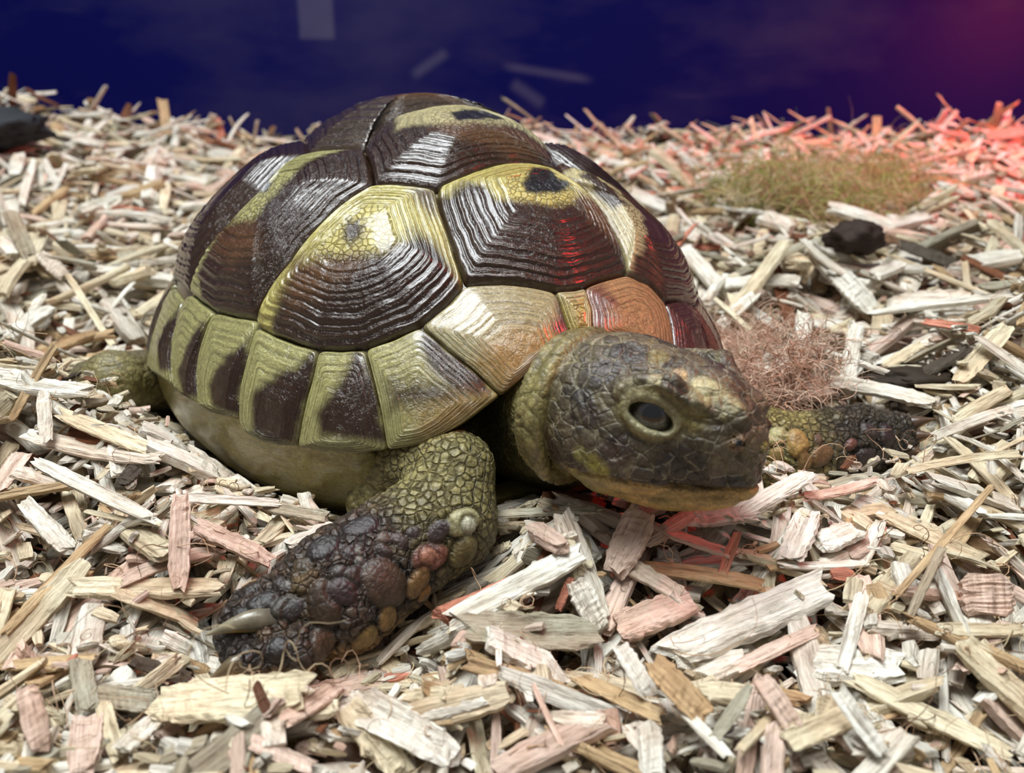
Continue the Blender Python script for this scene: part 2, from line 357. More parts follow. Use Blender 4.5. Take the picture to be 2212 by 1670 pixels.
# marginals
m1b = MP((1085, 852), (1125, 820), (1160, 791), (1190, 764), (1228, 741), (1240, 730))
s_m12 = MP((907, 703), (940, 730), (969, 757), (1023, 797), (1068, 842), (1083, 852))
s_m23 = MP((787, 752), (803, 811), (821, 887), (835, 973)); s_m34 = MP((687, 754), (676, 804), (658, 869), (640, 965))
s_m45 = MP((550, 703), (531, 768), (515, 833), (511, 903)); s_m56 = MP((453, 680), (432, 735), (421, 790), (424, 872))
s_m67 = MP((390, 650), (372, 715), (366, 760), (372, 832)); s_m78 = np.array([[-.15, -1.11], [-.16, -1.25], [-.16, -1.42]])
m2b = MP((835, 973), (880, 967), (915, 960), (950, 943), (987, 923), (1025, 896), (1059, 869), (1083, 852))
m3b = MP((640, 965), (700, 976), (780, 979), (835, 973))
m4b = MP((511, 903), (522, 930), (560, 955), (600, 963), (640, 965)); m5b = MP((424, 872), (450, 890), (480, 900), (511, 903)); m6b = MP((372, 832), (395, 855), (424, 872))
m7b = np.vstack([[[-.16, -1.42], [.1, -1.40]], MP((372, 832))])
def clipseg(A, a, b):
    A = np.asarray(A); i = np.argmin(np.linalg.norm(A - a, axis=1)); j = np.argmin(np.linalg.norm(A - b, axis=1))
    return A[i:j + 1] if i <= j else A[j:i + 1][::-1]
M1 = J(s_m12[::-1], s_c1m1, s_v1m1R[::-1], nuR, m1b[::-1])
add('marginal_scute', M1, m_of(1130, 775), 7, .09, dict(base=rgb(160, 151, 112), paint=[
    (X((1060, 742), (1105, 708), (1200, 712), (1238, 730), (1190, 770), (1085, 860), (1020, 795)), AMB, .04),
    (X((1203, 635), (1222, 650), (1242, 725), (1222, 745), (1190, 715), (1205, 690)), rgb(60, 40, 40), .02)]), 'broad amber scute beside the neck')
M2 = J(s_m23[::-1], s_c1m2, s_m12, m2b[::-1])
add('marginal_scute', M2, m_of(900, 905), 8, .08, dict(base=OLV, paint=[
    (X((908, 700), (935, 715), (1080, 850), (1040, 872), (985, 850), (930, 800), (903, 745)), DK, .025),
    (X((845, 830), (930, 830), (1010, 850), (1000, 880), (940, 885), (850, 890)), DGR, .05),
    (X((915, 900), (1000, 870), (1060, 862), (985, 925), (900, 960)), AMB * .9, .05)]))
M3 = J(s_m34[::-1], clipseg(s_c1bot, MP((685, 754))[0], MP((787, 752))[0]), s_m23, m3b[::-1])
add('marginal_scute', M3, m_of(735, 940), 8, .08, dict(base=OLV, paint=[
    (X((765, 752), (786, 748), (806, 811), (824, 887), (838, 965), (700, 945), (690, 900), (720, 860), (752, 800)), DK, .025)]))
M4 = J(s_m45[::-1], clipseg(s_c1bot, MP((551, 702))[0], MP((685, 754))[0]), s_m34, m4b[::-1])
add('marginal_scute', M4, m_of(590, 930), 8, .08, dict(base=OLV, paint=[
    (X((640, 800), (668, 760), (690, 752), (680, 804), (661, 869), (642, 965), (600, 958), (552, 935), (552, 860), (585, 815)), DK, .022)]))
M5 = J(s_m56[::-1], clipseg(s_c2bot, MP((459, 672))[0], MP((549, 689))[0]), MP((550, 703)), s_m45, m5b[::-1])
add('marginal_scute', M5, m_of(480, 875), 7, .07, dict(base=OLV, paint=[
    (X((520, 745), (538, 730), (534, 768), (517, 833), (513, 900), (465, 880), (456, 830), (472, 790)), DK, .02)]))
M6 = J(s_m67[::-1], clipseg(s_c2bot, MP((405, 632))[0], MP((459, 672))[0]), s_m56, m6b[::-1])
add('marginal_scute', M6, m_of(400, 840), 7, .07, dict(base=OLV, paint=[
    (X((440, 690), (449, 690), (435, 735), (424, 800), (424, 860), (402, 855), (388, 800), (405, 755)), DK, .018)]))
M7 = J(s_m78[::-1], MP((390, 650)), s_m67, m7b[::-1])
add('marginal_scute', M7, (.06, -1.38), 7, .07, dict(base=OLV * .9, paint=[
    (X((375, 680), (388, 655), (372, 720), (368, 800), (350, 800), (345, 740)), DK, .018)]))
def gen_marg(th0, th1, side, paint=True):
    n = 5; T = np.radians(np.linspace(th0, th1, n)); tt = 1.105; tb = np.interp(np.linspace(th0, th1, n), [90, 103, 140, 180], [1.42, 1.43, 1.47, 1.47])
    top = np.stack([tt * np.cos(T), -tt * np.sin(T)], 1); bot = np.stack([tb * np.cos(T), -tb * np.sin(T)], 1)
    P = np.vstack([top, bot[::-1]])[::-1]
    dk = np.array([[tt * math.cos(T[0]), -tt * math.sin(T[0])], [tt * math.cos(T[2]), -tt * math.sin(T[2])], [1.4 * math.cos(T[2]), -1.4 * math.sin(T[2])], [1.4 * math.cos(T[0]), -1.4 * math.sin(T[0])]])
    c = np.array([1.40 * math.cos(T[2]), -1.40 * math.sin(T[2])])
    if side > 0: P = mir(P); dk = mir(dk); c = c * [1, -1]
    add('marginal_scute', P, c, 7, .07, dict(base=OLV * .9, paint=[(dk, DK, .02)]))
for a0, a1 in ((98, 114), (114, 131), (131, 149), (149, 167)): gen_marg(a0, a1, -1)
add('supracaudal_scute', np.array([[1.1 * math.cos(t), 1.1 * math.sin(t)] for t in np.radians([167, 180, 193])] + [[1.47 * math.cos(t), 1.47 * math.sin(t)] for t in np.radians([193, 180, 167])]), (-1.3, 0), 6, .08, dict(base=OLV * .9, paint=[]))
M1L = J(nuL[::-1], s_v1m1L[::-1], MP((1378, 602), (1403, 613), (1439, 653)), MP((1450, 685), (1458, 732)), [[1.20, .353]], mir(m1b)[:-1][1:])
M1L = J(nuL[::-1][:3], s_v1m1L[::-1], MP((1378, 602), (1403, 613), (1439, 653), (1450, 685), (1459, 734)), [[1.235, .38]], [[1.19, .20]], [[1.15, .08]])
M1L = J([[1.01, .069]], s_v1m1L[::-1], MP((1378, 602), (1403, 613), (1439, 653), (1450, 685), (1459, 734)), [[1.235, .39], [1.18, .20], [1.145, .04]], MP((1279, 700), (1279, 667), (1272, 650)))
add('marginal_scute', M1L[::-1], (1.12, .22), 7, .09, dict(base=rgb(168, 130, 90), paint=[
    (X((1264, 618), (1300, 612), (1320, 660), (1300, 715), (1277, 717), (1275, 660)), rgb(98, 62, 56), .04)]), 'amber scute on the far side of the neck')
M2L = J(MP((1439, 653)), MP((1475, 642)), MP((1511, 678)), MP((1547, 732)), [[.98, 1.02], [1.205, .793], [1.235, .39]], MP((1459, 734), (1450, 685)))
M2L = J(MP((1439, 653)), [[.94, .62], [.925, .70]], [[1.02, .74], [1.205, .793]], [[1.24, .60], [1.235, .39]], MP((1459, 734), (1450, 685)))
add('marginal_scute', M2L[::-1], (1.13, .6), 7, .08, dict(base=rgb(72, 42, 36), paint=[]), 'dark far marginal scute')
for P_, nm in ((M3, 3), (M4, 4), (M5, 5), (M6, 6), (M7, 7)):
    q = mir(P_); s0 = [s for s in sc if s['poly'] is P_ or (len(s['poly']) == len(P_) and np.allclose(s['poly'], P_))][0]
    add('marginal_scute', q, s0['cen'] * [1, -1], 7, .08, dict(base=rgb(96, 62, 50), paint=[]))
for a0, a1 in ((98, 114), (114, 131), (131, 149), (149, 167)): gen_marg(a0, a1, 1)
NU = J(nuR[::-1], s_v1n[::-1], nuL[::-1])
add('nuchal_scute', NU[::-1], MP((1250, 690))[0], 4, .10, dict(base=rgb(172, 152, 88), paint=[(X((1200, 620), (1268, 620), (1268, 650), (1215, 655)), GRC * .8, .02)]), 'narrow pale scute over the neck')

def pin(P, poly):
    x, y = P[:, 0], P[:, 1]; inside = np.zeros(len(P), bool); dmin = np.full(len(P), 9.)
    n = len(poly)
    for i in range(n):
        x1, y1 = poly[i]; x2, y2 = poly[(i + 1) % n]
        c = ((y1 > y) != (y2 > y)) & (x < (x2 - x1) * (y - y1) / (y2 - y1 + 1e-12) + x1); inside ^= c
        d = np.array([x2 - x1, y2 - y1]); L2 = d @ d + 1e-12
        t = np.clip(((x - x1) * d[0] + (y - y1) * d[1]) / L2, 0, 1)
        dmin = np.minimum(dmin, np.hypot(x - x1 - t * d[0], y - y1 - t * d[1]))
    return np.where(inside, dmin, -dmin)

root = bpy.data.objects.new('tortoise', None); COL.objects.link(root); root['_o'] = [TX, TY, 0.6]
root.location = (TX * U, TY * U, .6 * U); root.empty_display_size = .01
tag(root, 'small tortoise with domed olive and dark brown shell resting on the wood chips', 'tortoise')

def build_scute(s, parent, idx):
    poly = s['poly']; n = len(poly); area2 = np.sum(poly[:, 0] * np.roll(poly[:, 1], -1) - np.roll(poly[:, 0], -1) * poly[:, 1])
    if area2 < 0: poly = poly[::-1]
    seg = np.linalg.norm(np.roll(poly, -1, 0) - poly, axis=1); cum = np.concatenate([[0], np.cumsum(seg)]); per = cum[-1]
    big = s['kind'] in ('vertebral_scute', 'costal_scute')
    N = int(np.clip(per / .0085, 90, 420)); K = 96 if big else 56
    closed = np.vstack([poly, poly[:1]]); q = np.linspace(0, per, N, endpoint=False)
    B = np.stack([np.interp(q, cum, closed[:, k]) for k in (0, 1)], 1)
    for _ in range(3): B = .25 * np.roll(B, 1, 0) + .5 * B + .25 * np.roll(B, -1, 0)
    cen = s['cen']
    S = np.linspace(0, 1, K + 1)[1:] ** .85
    S = np.append(S, 1.0)
    Mp = cen + S[:, None, None] * (B - cen)[None]              # rings x N x 2
    Mp = np.vstack([Mp.reshape(-1, 2), cen[None]]); Sv = np.append(np.repeat(S, N), 0.)
    L, Nn = dome(Mp)
    sz = per / 6.28 * 3.6                                          # mean radius in cm
    bul = s['bulge']
    nz = fbm(L * 1.7 + idx * 9.3, 3); nz2 = fbm(L * 6 + idx, 3, 5)
    ss = Sv + .026 * nz + .009 * nz2 + .006 * fbm(L * 13 + idx, 2, 8)
    R = s['rings']; ph = (ss - .34) / .66 * R; ph = ph + .42 * np.sin(ph * 1.9 + idx) * .5 + .25 * nz * sstep(0, 1, ph)
    fr = ph - np.floor(ph); ringid = np.floor(ph)
    amp = np.where(ss > .34, .6 + .5 * _hash(ringid.astype(np.int64), np.int64(idx) + 0 * ringid.astype(np.int64), np.int64(3) + 0 * ringid.astype(np.int64)), 0)
    ridge = np.sin(np.pi * fr) ** .7
    fine = np.sin(ss * R * 2 * np.pi * 3.3 + 4 * nz) 
    ra = (.028 if big else .010) * sstep(.30, .42, ss) * amp
    h = bul * (1 - np.clip(Sv, 0, 1) ** 3.2) - .03
    h = h + ra * ridge + (.005 if big else .003) * fine * sstep(.3, .4, ss) + .006 * nz2
    h = h - .045 * sstep(.965, 1.0, Sv) 
    h[-1 - N:-1] -= .09                                           # the outer wall of the plate
    V = L + Nn * h[:, None]
    # colour
    Mn = Mp + .018 * np.stack([nz, -nz2], 1)
    C = np.repeat(s['paint']['base'][None], len(Mp), 0).copy()
    for pl, c, soft in s['paint']['paint']:
        d = pin(Mn, np.asarray(pl)); w = sstep(-soft, soft, d + .012 * nz2)[:, None]; C = C * (1 - w) + np.asarray(c) * w
    dark = (C.mean(1) < .07)
    groove = sstep(.0, .25, fr) * sstep(1., .8, fr)
    C = C * np.where(ss > .34, .62 + .42 * groove, 1)[:, None]
    C = C * (1 + .16 * nz[:, None])
    # pale worn ridge tops on dark keratin
    A = sstep(.40, .33, ss) * sstep(.03, .08, C.mean(1)) * (.25 if s['kind'] == 'marginal_scute' else 1)
    att = dict(Col=np.hstack([np.clip(C, 0.004, 1), np.ones((len(C), 1))]), S=Sv * sz / 1.5, A=A, P=L + idx * 7.7)
    nr = len(S); idg = np.arange(nr * N).reshape(nr, N); nx = np.roll(idg, -1, 1)
    quads = np.stack([idg[:-1], idg[1:], nx[1:], nx[:-1]], -1).reshape(-1, 4)
    tris = np.stack([np.full(N, nr * N), idg[0], nx[0]], -1)
    Wd = toworld(V); o = mk(s['kind'], Wd, [quads, tris], M_SCUTE, parent, att, loc=Wd[-1])
    if s.get('label'): o['label'] = s['label']
    return o

# carapace core under the scutes
THR = [0, 2, 8, 16, 33, 47, 59, 69, 77, 90, 103, 140, 180]; TRM = [1.125, 1.13, 1.18, 1.26, 1.425, 1.45, 1.41, 1.39, 1.38, 1.39, 1.41, 1.45, 1.45]
def t_rim(th): return np.interp(np.degrees(np.abs(th)), THR, TRM)
nth, nt = 300, 70
TH = np.linspace(-np.pi, np.pi, nth, endpoint=False); tr = t_rim(TH); k = np.linspace(0.01, 1, nt)[:, None]
Mg = np.stack([k * tr * np.cos(TH), k * tr * np.sin(TH)], -1); L, Nn = dome(Mg.reshape(-1, 2)); L = L - Nn * .075
L = L.reshape(nt, nth, 3); rim = L[-1]
inner = [rim * np.array([f, f, 1]) + np.array([0, 0, dz]) for f, dz in ((.985, -.07), (.955, -.08), (.90, .0), (.80, .15), (.6, .4), (.3, .6))]
L = np.concatenate([L, np.array(inner)]); nr = len(L); idg = np.arange(nr * nth).reshape(nr, nth); nx = np.roll(idg, -1, 1)
quads = np.stack([idg[:-1], idg[1:], nx[1:], nx[:-1]], -1).reshape(-1, 4); Lf = L.reshape(-1, 3)
cc = np.repeat(rgb(88, 76, 50)[None], len(Lf), 0); cc[nt * nth:] = rgb(170, 158, 110)
carapace = mk('carapace', toworld(Lf), quads, M_SCUTE, root, dict(Col=np.hstack([cc, np.ones((len(cc), 1))]), S=np.zeros(len(Lf)), A=np.zeros(len(Lf)), P=Lf), loc=TC)
for i, s in enumerate(sc): build_scute(s, carapace, i + 1)

# plastron with its bridge (yellow underside)
nk = 44; kk = np.linspace(0, 1, nk); ang = np.abs(np.degrees(TH))
brd = sstep(27, 38, ang) * sstep(150, 132, ang)                    # 1 where the bridge joins the rim
rimo, _ = dome(np.stack([t_rim(TH) * np.cos(TH), t_rim(TH) * np.sin(TH)], -1))
rows = []
zb = -1.15
for q in kk:
    z0 = rimo[:, 2] * .9 * brd + (-.62) * (1 - brd)
    f0 = 1.0 * brd + .86 * (1 - brd)
    # outward profile of the wall: down and tucking under
    z = z0 + (zb - z0) * np.sin(q * np.pi / 2) ** 1.0
    f = f0 * (1 - .02 * q) * np.cos(q * np.pi / 2 * .999) ** .34 if q < 1 else f0 * 0
    rows.append(np.stack([rimo[:, 0] * f * (.985), rimo[:, 1] * f * .985, z], 1))
rows = np.array(rows); top_in = rows[0] * np.array([.9, .9, 1]); rows = np.concatenate([top_in[None], rows])
nr = len(rows); idg = np.arange(nr * nth).reshape(nr, nth); nx = np.roll(idg, -1, 1)
quads = np.stack([idg[:-1], idg[1:], nx[1:], nx[:-1]], -1).reshape(-1, 4); Lf = rows.reshape(-1, 3)
nzp = fbm(Lf * np.array([1.2, 1.2, 3.]), 3); Lf = Lf + .02 * nzp[:, None]
cc = rgb(158, 148, 88)[None] * (1 + .3 * fbm(Lf * np.array([.7, .7, 2.5]) + 3, 3)[:, None]); mk_ = sstep(.1, .5, fbm(Lf * .8 + 9, 2))[:, None]; cc = cc * (1 - .35 * mk_) + rgb(120, 96, 52) * .35 * mk_
plastron = mk('plastron', toworld(Lf), quads, M_SCUTE, root, dict(Col=np.hstack([np.clip(cc, 0, 1), np.ones((len(cc), 1))]), S=Lf[:, 2] * .6, A=np.zeros(len(Lf)), P=Lf), loc=toworld(np.array([0, 0, -.8])))
plastron['label'] = 'olive yellow underside and bridge'

#BODY
# =================================================================== body: one continuous skin (head, neck, legs)
HP, HY = math.radians(-4), math.radians(-38)
hx = np.array([math.cos(HY) * math.cos(HP), math.sin(HY) * math.cos(HP), math.sin(HP)]); hy = np.array([-math.sin(HY), math.cos(HY), 0.]); hz = np.cross(hx, hy)
HM = np.stack([hx, hy, hz]); HC = W(1428, 912, 8.95)
HS = .965
def tohead(P): return (P - HC) @ HM.T / HS
def fromhead(L): return np.asarray(L, float) * HS @ HM + HC
NOS = None
def ell(q, c, r):
    p = q - np.asarray(c, float); r = np.asarray(r, float)
    k0 = np.linalg.norm(p / r, axis=-1); k1 = np.linalg.norm(p / r ** 2, axis=-1) + 1e-9
    return k0 * (k0 - 1) / k1
def cap(q, a, b, ra, rb):
    a = np.asarray(a, float); b = np.asarray(b, float); d = b - a; t = np.clip(((q - a) @ d) / (d @ d), 0, 1)
    return np.linalg.norm(q - a - t[..., None] * d, axis=-1) - (ra + (rb - ra) * t)
def su(a, b, k): h = np.clip(.5 + .5 * (b - a) / k, 0, 1); return b + (a - b) * h - k * h * (1 - h)
def ss_(a, b, k): return -su(-a, b, k)        # subtract b from a
# eye frame in head coordinates (right side, y negative; mirrored by |y|)
EC = np.array([.21, .615, .32]); EN = np.array([.44, .87, .18]); EN /= np.linalg.norm(EN)
EA = np.array([.93, -.36, -.30]); EA -= EN * (EA @ EN); EA /= np.linalg.norm(EA); EB = np.cross(EN, EA)
if EB[2] < 0: EB = -EB
def mzf(x): return np.interp(x, [-.6, -.4, -.1, .2, .4, .8, 1.1], [-.46, -.44, -.38, -.40, -.43, -.37, -.33])
def sdf_head(q):
    q = q * np.array([1, -1, 1]); q = np.stack([q[..., 0], np.abs(q[..., 1]), q[..., 2]], -1)
    d = ell(q, (-.38, 0, .04), (.95, .80, .76))
    d = su(d, ell(q, (.28, 0, .14), (.74, .56, .60)), .18)
    d = su(d, ell(q, (.66, 0, -.0), (.44, .33, .42)), .15)
    d = su(d, ell(q, (-.30, .36, -.26), (.70, .42, .44)), .2)
    d = su(d, ell(q, (.58, .0, -.20), (.47, .385, .24)), .10)
    d = su(d, ell(q, (.98, 0, -.33), (.12, .14, .18)), .08)
    # lower jaw
    dj = su(ell(q, (-.05, 0, -.56), (.74, .48, .32)), ell(q, (.42, 0, -.50), (.52, .33, .24)), .1); dj = su(dj, cap(q, (.80, 0, -.43), (-.4, .36, -.54), .12, .24), .12)
    d = su(d, dj, .07)
    # brow ridge and the pre-frontal pad over the nostril
    d = su(d, cap(q, (-.12, .60, .50), (.30, .54, .60), .11, .11), .07)
    d = su(d, cap(q, (.32, .53, .58), (.58, .42, .44), .11, .09), .06)
    d = su(d, ell(q, (.74, .21, .38), (.25, .16, .14)), .06)
    # eye socket, lids, opening
    e = q - EC; ea, eb, en = e @ EA, e @ EB, e @ EN
    sock = ell(np.stack([ea, eb, en], -1), (0, 0, .10), (.37, .27, .22)); d = ss_(d, sock, .035)
    rr = np.sqrt((ea / .265) ** 2 + (eb / .165) ** 2) + 1e-6; lid = np.hypot((rr - 1) * .19, (en - .015 + .35 * ea ** 2)) - .050
    d = su(d, ell(np.stack([ea, eb, en], -1), (0, 0, -.06), (.27, .17, .10)), .01); d = su(d, lid, .02)
    rr2 = np.sqrt((ea / .33) ** 2 + (eb / .235) ** 2) + 1e-6; lid2 = np.hypot((rr2 - 1) * .25, (en - .0 + .4 * ea ** 2)) - .035
    d = su(d, np.where(eb > 0, lid2 - .02, lid2 + .015), .03)
    hole = ell(np.stack([ea, eb + .10 * ea * (ea > 0), en], -1), (0, -.018, 0), (.225, .104, .24)); d = ss_(d, hole, .02)
    # nostril
    if NOS is not None:
        d = su(d, np.linalg.norm(q - NOS, axis=-1) - .075, .04); d = ss_(d, ell(q, NOS, (.14, .042, .046)), .012)
    # mouth slit
    mz = mzf(q[..., 0]); d = d + .045 * np.exp(-((q[..., 2] - mz) / .020) ** 2) * sstep(-.62, -.45, q[..., 0])
    return d
def loc(u, v, Z): return W(u, v, Z)
neckA = fromhead((-.75, 0, -.12)); neckB = toworld(np.array([3.6, .25, .15]))
SH_R = toworld(np.array([3.2, -2.0, -.05])); SH_L = toworld(np.array([3.0, 2.2, -.05]))
ELB = W(968, 1125, 9.75); WRI = W(735, 1275, 9.15); PAW = W(560, 1372, 8.85)
UA = W(985, 1015, 9.95)
ELBL = W(1690, 975, 12.0); WRIL = W(1850, 950, 12.3); PAWL = W(1925, 945, 12.5)
RL0 = toworld(np.array([-2.6, -2.9, -.5])); RL1 = W(245, 822, 13.6); RL2 = W(165, 828, 14.0)
cuffN = fromhead((-.98, 0, -.12)) ; cuffD = (fromhead((1, 0, 0)) - HC) * .93 + .0; cuffD = cuffD / np.linalg.norm(cuffD)
def scaled(q, a, b, n, ra, rb, flat):
    """limb flattened along direction n"""
    n = n / np.linalg.norm(n); s = (q - a) @ n; return cap(q + (s * (1 / flat - 1))[..., None] * n, a, b, ra, rb) * .9
def sdf_body(P):
    d = sdf_head(tohead(P))
    # neck and the loose collar of skin
    dn = cap(P, neckA, neckB, .66, 1.0)
    d = su(d, dn, .10)
    c = P - cuffN; h = c @ cuffD; rad = np.linalg.norm(c - h[..., None] * cuffD, axis=-1)
    d = su(d, np.hypot(h + .02, (rad - .75)) - .095, .05)
    d = su(d, np.hypot(h + .20, (rad - .70)) - .08, .09)
    # inner body mass filling the shell opening
    d = su(d, ell(toloc(P), (-.6, 0, -.1), (4.4, 3.2, .95)), .3)
    # right foreleg
    nR = np.cross(WRI - ELB, np.array([0, 0, 1.])); nR = np.array([.25, -.75, .6])
    leg = cap(P, SH_R, UA, .62, .40)
    leg = su(leg, cap(P, UA, ELB, .37, .50), .15)
    leg = su(leg, scaled(P, ELB + np.array([-.08, 0, .02]), WRI, nR, .56, .60, .78), .18)
    leg = su(leg, scaled(P, WRI, PAW, nR, .58, .40, .72), .15)
    leg = su(leg, cap(P, W(600, 1340, 8.8), W(515, 1335, 8.75), .22, .14), .10)
    leg = su(leg, cap(P, W(650, 1400, 8.7), W(520, 1425, 8.5), .24, .13), .10)
    leg = su(leg, cap(P, W(640, 1290, 9.1), W(525, 1295, 8.95), .20, .12), .10)
    leg = su(leg, cap(P, W(860, 1000, 10.5), W(800, 1085, 10.6), .34, .28), .15)
    d = su(d, leg, .12)
    # left foreleg
    nL = np.array([-.2, -.7, .6])
    leg = cap(P, SH_L, ELBL, .60, .45)
    leg = su(leg, scaled(P, ELBL, WRIL, nL, .50, .44, .8), .15)
    leg = su(leg, scaled(P, WRIL, PAWL, nL, .44, .34, .8), .12)
    d = su(d, leg, .12)
    # hind leg reaching back
    leg = cap(P, RL0, RL1, .62, .42); leg = su(leg, cap(P, RL1, RL2, .42, .28), .12)
    d = su(d, leg, .12)
    RLm = toworld(np.array([-2.8, 2.9, -.5])); d = su(d, cap(P, RLm, toworld(np.array([-3.6, 3.9, -.75])), .6, .4), .12)
    return d

def surface_nets(f, lo, hi, h):
    lo = np.array(lo, float); n = np.ceil((np.array(hi) - lo) / h).astype(int); B = 8; nb = (n + B - 1) // B; n = nb * B + 1
    D = np.full(n, 1., np.float32)
    cen = np.stack(np.meshgrid(*[np.arange(k) for k in nb], indexing='ij'), -1).reshape(-1, 3)
    cc = lo + (cen * B + B / 2) * h
    dc = f(cc); act = np.abs(dc) < B * h * .87 * 1.55 + .03
    # sign fill for the inactive blocks
    for b in cen[(~act) & (dc < 0)]: D[b[0] * B:b[0] * B + B + 1, b[1] * B:b[1] * B + B + 1, b[2] * B:b[2] * B + B + 1] = -1
    ab = cen[act]; off = np.stack(np.meshgrid(*[np.arange(B + 1)] * 3, indexing='ij'), -1).reshape(-1, 3)
    for i in range(0, len(ab), 400):
        g = ab[i:i + 400, None] * B + off[None]; v = f((lo + g.reshape(-1, 3) * h)).astype(np.float32); g = g.reshape(-1, 3)
        D[g[:, 0], g[:, 1], g[:, 2]] = v
    S = D < 0
    c = [S[a:n[0] - 1 + a, b:n[1] - 1 + b, e:n[2] - 1 + e] for a in (0, 1) for b in (0, 1) for e in (0, 1)]
    cnt = sum(x.astype(np.int8) for x in c); cell = (cnt > 0) & (cnt < 8); I = np.argwhere(cell); idx = np.full(cell.shape, -1, np.int32); idx[cell] = np.arange(len(I))
    acc = np.zeros((len(I), 3)); w = np.zeros(len(I))
    offs = [np.array(o) for o in ((0, 0, 0), (0, 0, 1), (0, 1, 0), (0, 1, 1), (1, 0, 0), (1, 0, 1), (1, 1, 0), (1, 1, 1))]
    for p in range(8):
        for q in range(p + 1, 8):
            if np.abs(offs[p] - offs[q]).sum() != 1: continue
            A = I + offs[p]; Bq = I + offs[q]; da = D[A[:, 0], A[:, 1], A[:, 2]]; db = D[Bq[:, 0], Bq[:, 1], Bq[:, 2]]
            m = (da < 0) != (db < 0); t = np.where(m, da / np.where(m, da - db, 1), 0)
            acc += np.where(m[:, None], offs[p] + t[:, None] * (offs[q] - offs[p]), 0); w += m
    V = lo + (I + acc / w[:, None]) * h
    Q_ = []
    for ax in range(3):
        sl = [slice(1, n[k] - 1) for k in range(3)]; sl2 = list(sl); sl[ax] = slice(0, n[ax] - 1); sl2[ax] = slice(1, n[ax])
        a = S[tuple(sl)]; b = S[tuple(sl2)]; e = np.argwhere(a != b); base = np.array([1, 1, 1]); base[ax] = 0; e = e + base
        fl = S[e[:, 0], e[:, 1], e[:, 2]]
        u_, v_ = (ax + 1) % 3, (ax + 2) % 3; du = np.zeros(3, int); du[u_] = 1; dv = np.zeros(3, int); dv[v_] = 1
        g = lambda o: idx[tuple((e - o).T)]
        q4 = np.stack([g(du + dv), g(dv), g(0 * du), g(du)], 1); q4[~fl] = q4[~fl][:, ::-1]; Q_.append(q4)
    return V, np.vstack(Q_)
_d = None
def _hp(u, v):
    d = rayd(u, v); t = 7.5
    for _ in range(150):
        s_ = float(sdf_head(tohead((C0 + t * d)[None]))[0])
        if s_ < .003: break
        t += s_ * .6
    return tohead(C0 + t * d)
_n = _hp(1597, 957); NOS = np.array([_n[0], abs(_n[1]), _n[2]])
HB = .024
BV, BQ = surface_nets(sdf_body, (-6.5, 6.6, -.6), (7.2, 19, 3.9), HB)
def grad(f, P, e=.012):
    g = np.stack([f(P + e * np.eye(3)[k]) - f(P - e * np.eye(3)[k]) for k in range(3)], 1); return g / (np.linalg.norm(g, axis=1, keepdims=True) + 1e-9)
def bpick(u, v, z0=7.5, z1=16):
    d = rayd(u, v); t = z0
    for _ in range(200):
        s = float(sdf_body((C0 + t * d)[None])[0])
        if s < .004: return C0 + t * d
        t += max(s * .6, .004)
        if t > z1: return None
    return C0 + t * d
BN = grad(sdf_body, BV)
QH = tohead(BV); hd = sdf_head(QH)
headw = sstep(.10, .0, hd) * sstep(-1.25, -1.05, QH[:, 0])
pxy = lambda P: project(P)
# limb masks
def near(P, pts, r):
    d = np.full(len(P), 9.)
    for a, b in zip(pts[:-1], pts[1:]): d = np.minimum(d, cap(P, a, b, 0, 0))
    return d
dR = near(BV, [UA, ELB, WRI, PAW, W(500, 1400, 8.6)], 0); dL = near(BV, [SH_L, ELBL, WRIL, PAWL], 0)
tR = np.clip(((BV - ELB) @ (PAW - ELB)) / ((PAW - ELB) @ (PAW - ELB)), -1, 1.4)
tL = np.clip(((BV - ELBL) @ (PAWL - ELBL)) / ((PAWL - ELBL) @ (PAWL - ELBL)), -1, 1.4)
rmask = sstep(.95, .7, dR) * (1 - headw) * sstep(.0, -.4, toloc(BV)[:, 0] - 5.4 - 9); lmask = sstep(.95, .7, dL) * (1 - headw)
# displacement: scales
disp = np.zeros(len(BV)); 
f1, f2, idn = worley(BV / .13, 3); e1 = sstep(.02, .38, f2 - f1)
g1, g2, idn2 = worley(BV / .26, 8); e2 = sstep(.02, .30, g2 - g1)
wr = np.abs(fbm(BV * np.array([2.5, 2.5, 6.]), 4, 21))
fine = fbm(BV * 14, 2, 4)
limb = np.maximum(rmask, lmask)
big = np.maximum(rmask * sstep(.05, .3, tR), lmask * sstep(.1, .4, tL))
disp += (1 - headw) * (.008 * (e1 - .5)) * (.5 + limb) + big * (.030 * (e2 * (1 - g1 ** 2 * .8) - .3))
disp -= (1 - headw) * (1 - limb) * .02 * sstep(.10, 0, wr) 
disp += .007 * fine
hs1, hs2, hid = worley(QH / np.array([.24, .24, .20]) , 31); he = sstep(.0, .14, hs2 - hs1)
eyeq = QH * np.array([1, -1, 1]); eyeq = np.stack([QH[:, 0], np.abs(QH[:, 1]), QH[:, 2]], 1) - EC
ea, eb, en = eyeq @ EA, eyeq @ EB, eyeq @ EN; reye = np.sqrt((ea / .36) ** 2 + (eb / .27) ** 2)
eyeout = sstep(.85, 1.15, reye)
jaw = sstep(.03, -.03, QH[:, 2] - mzf(QH[:, 0])) * sstep(-.75, -.55, QH[:, 0])     # below the mouth line
disp += headw * eyeout * (1 - jaw) * .020 * (he - .6)
lw = sstep(.10, .0, np.abs(fbm(QH * np.array([3., 3., 14.]), 3, 5)))
disp -= headw * jaw * .010 * lw
disp -= headw * (1 - eyeout) * .010 * sstep(.12, .0, np.abs(np.sin(reye * 16 + 2 * fine)))
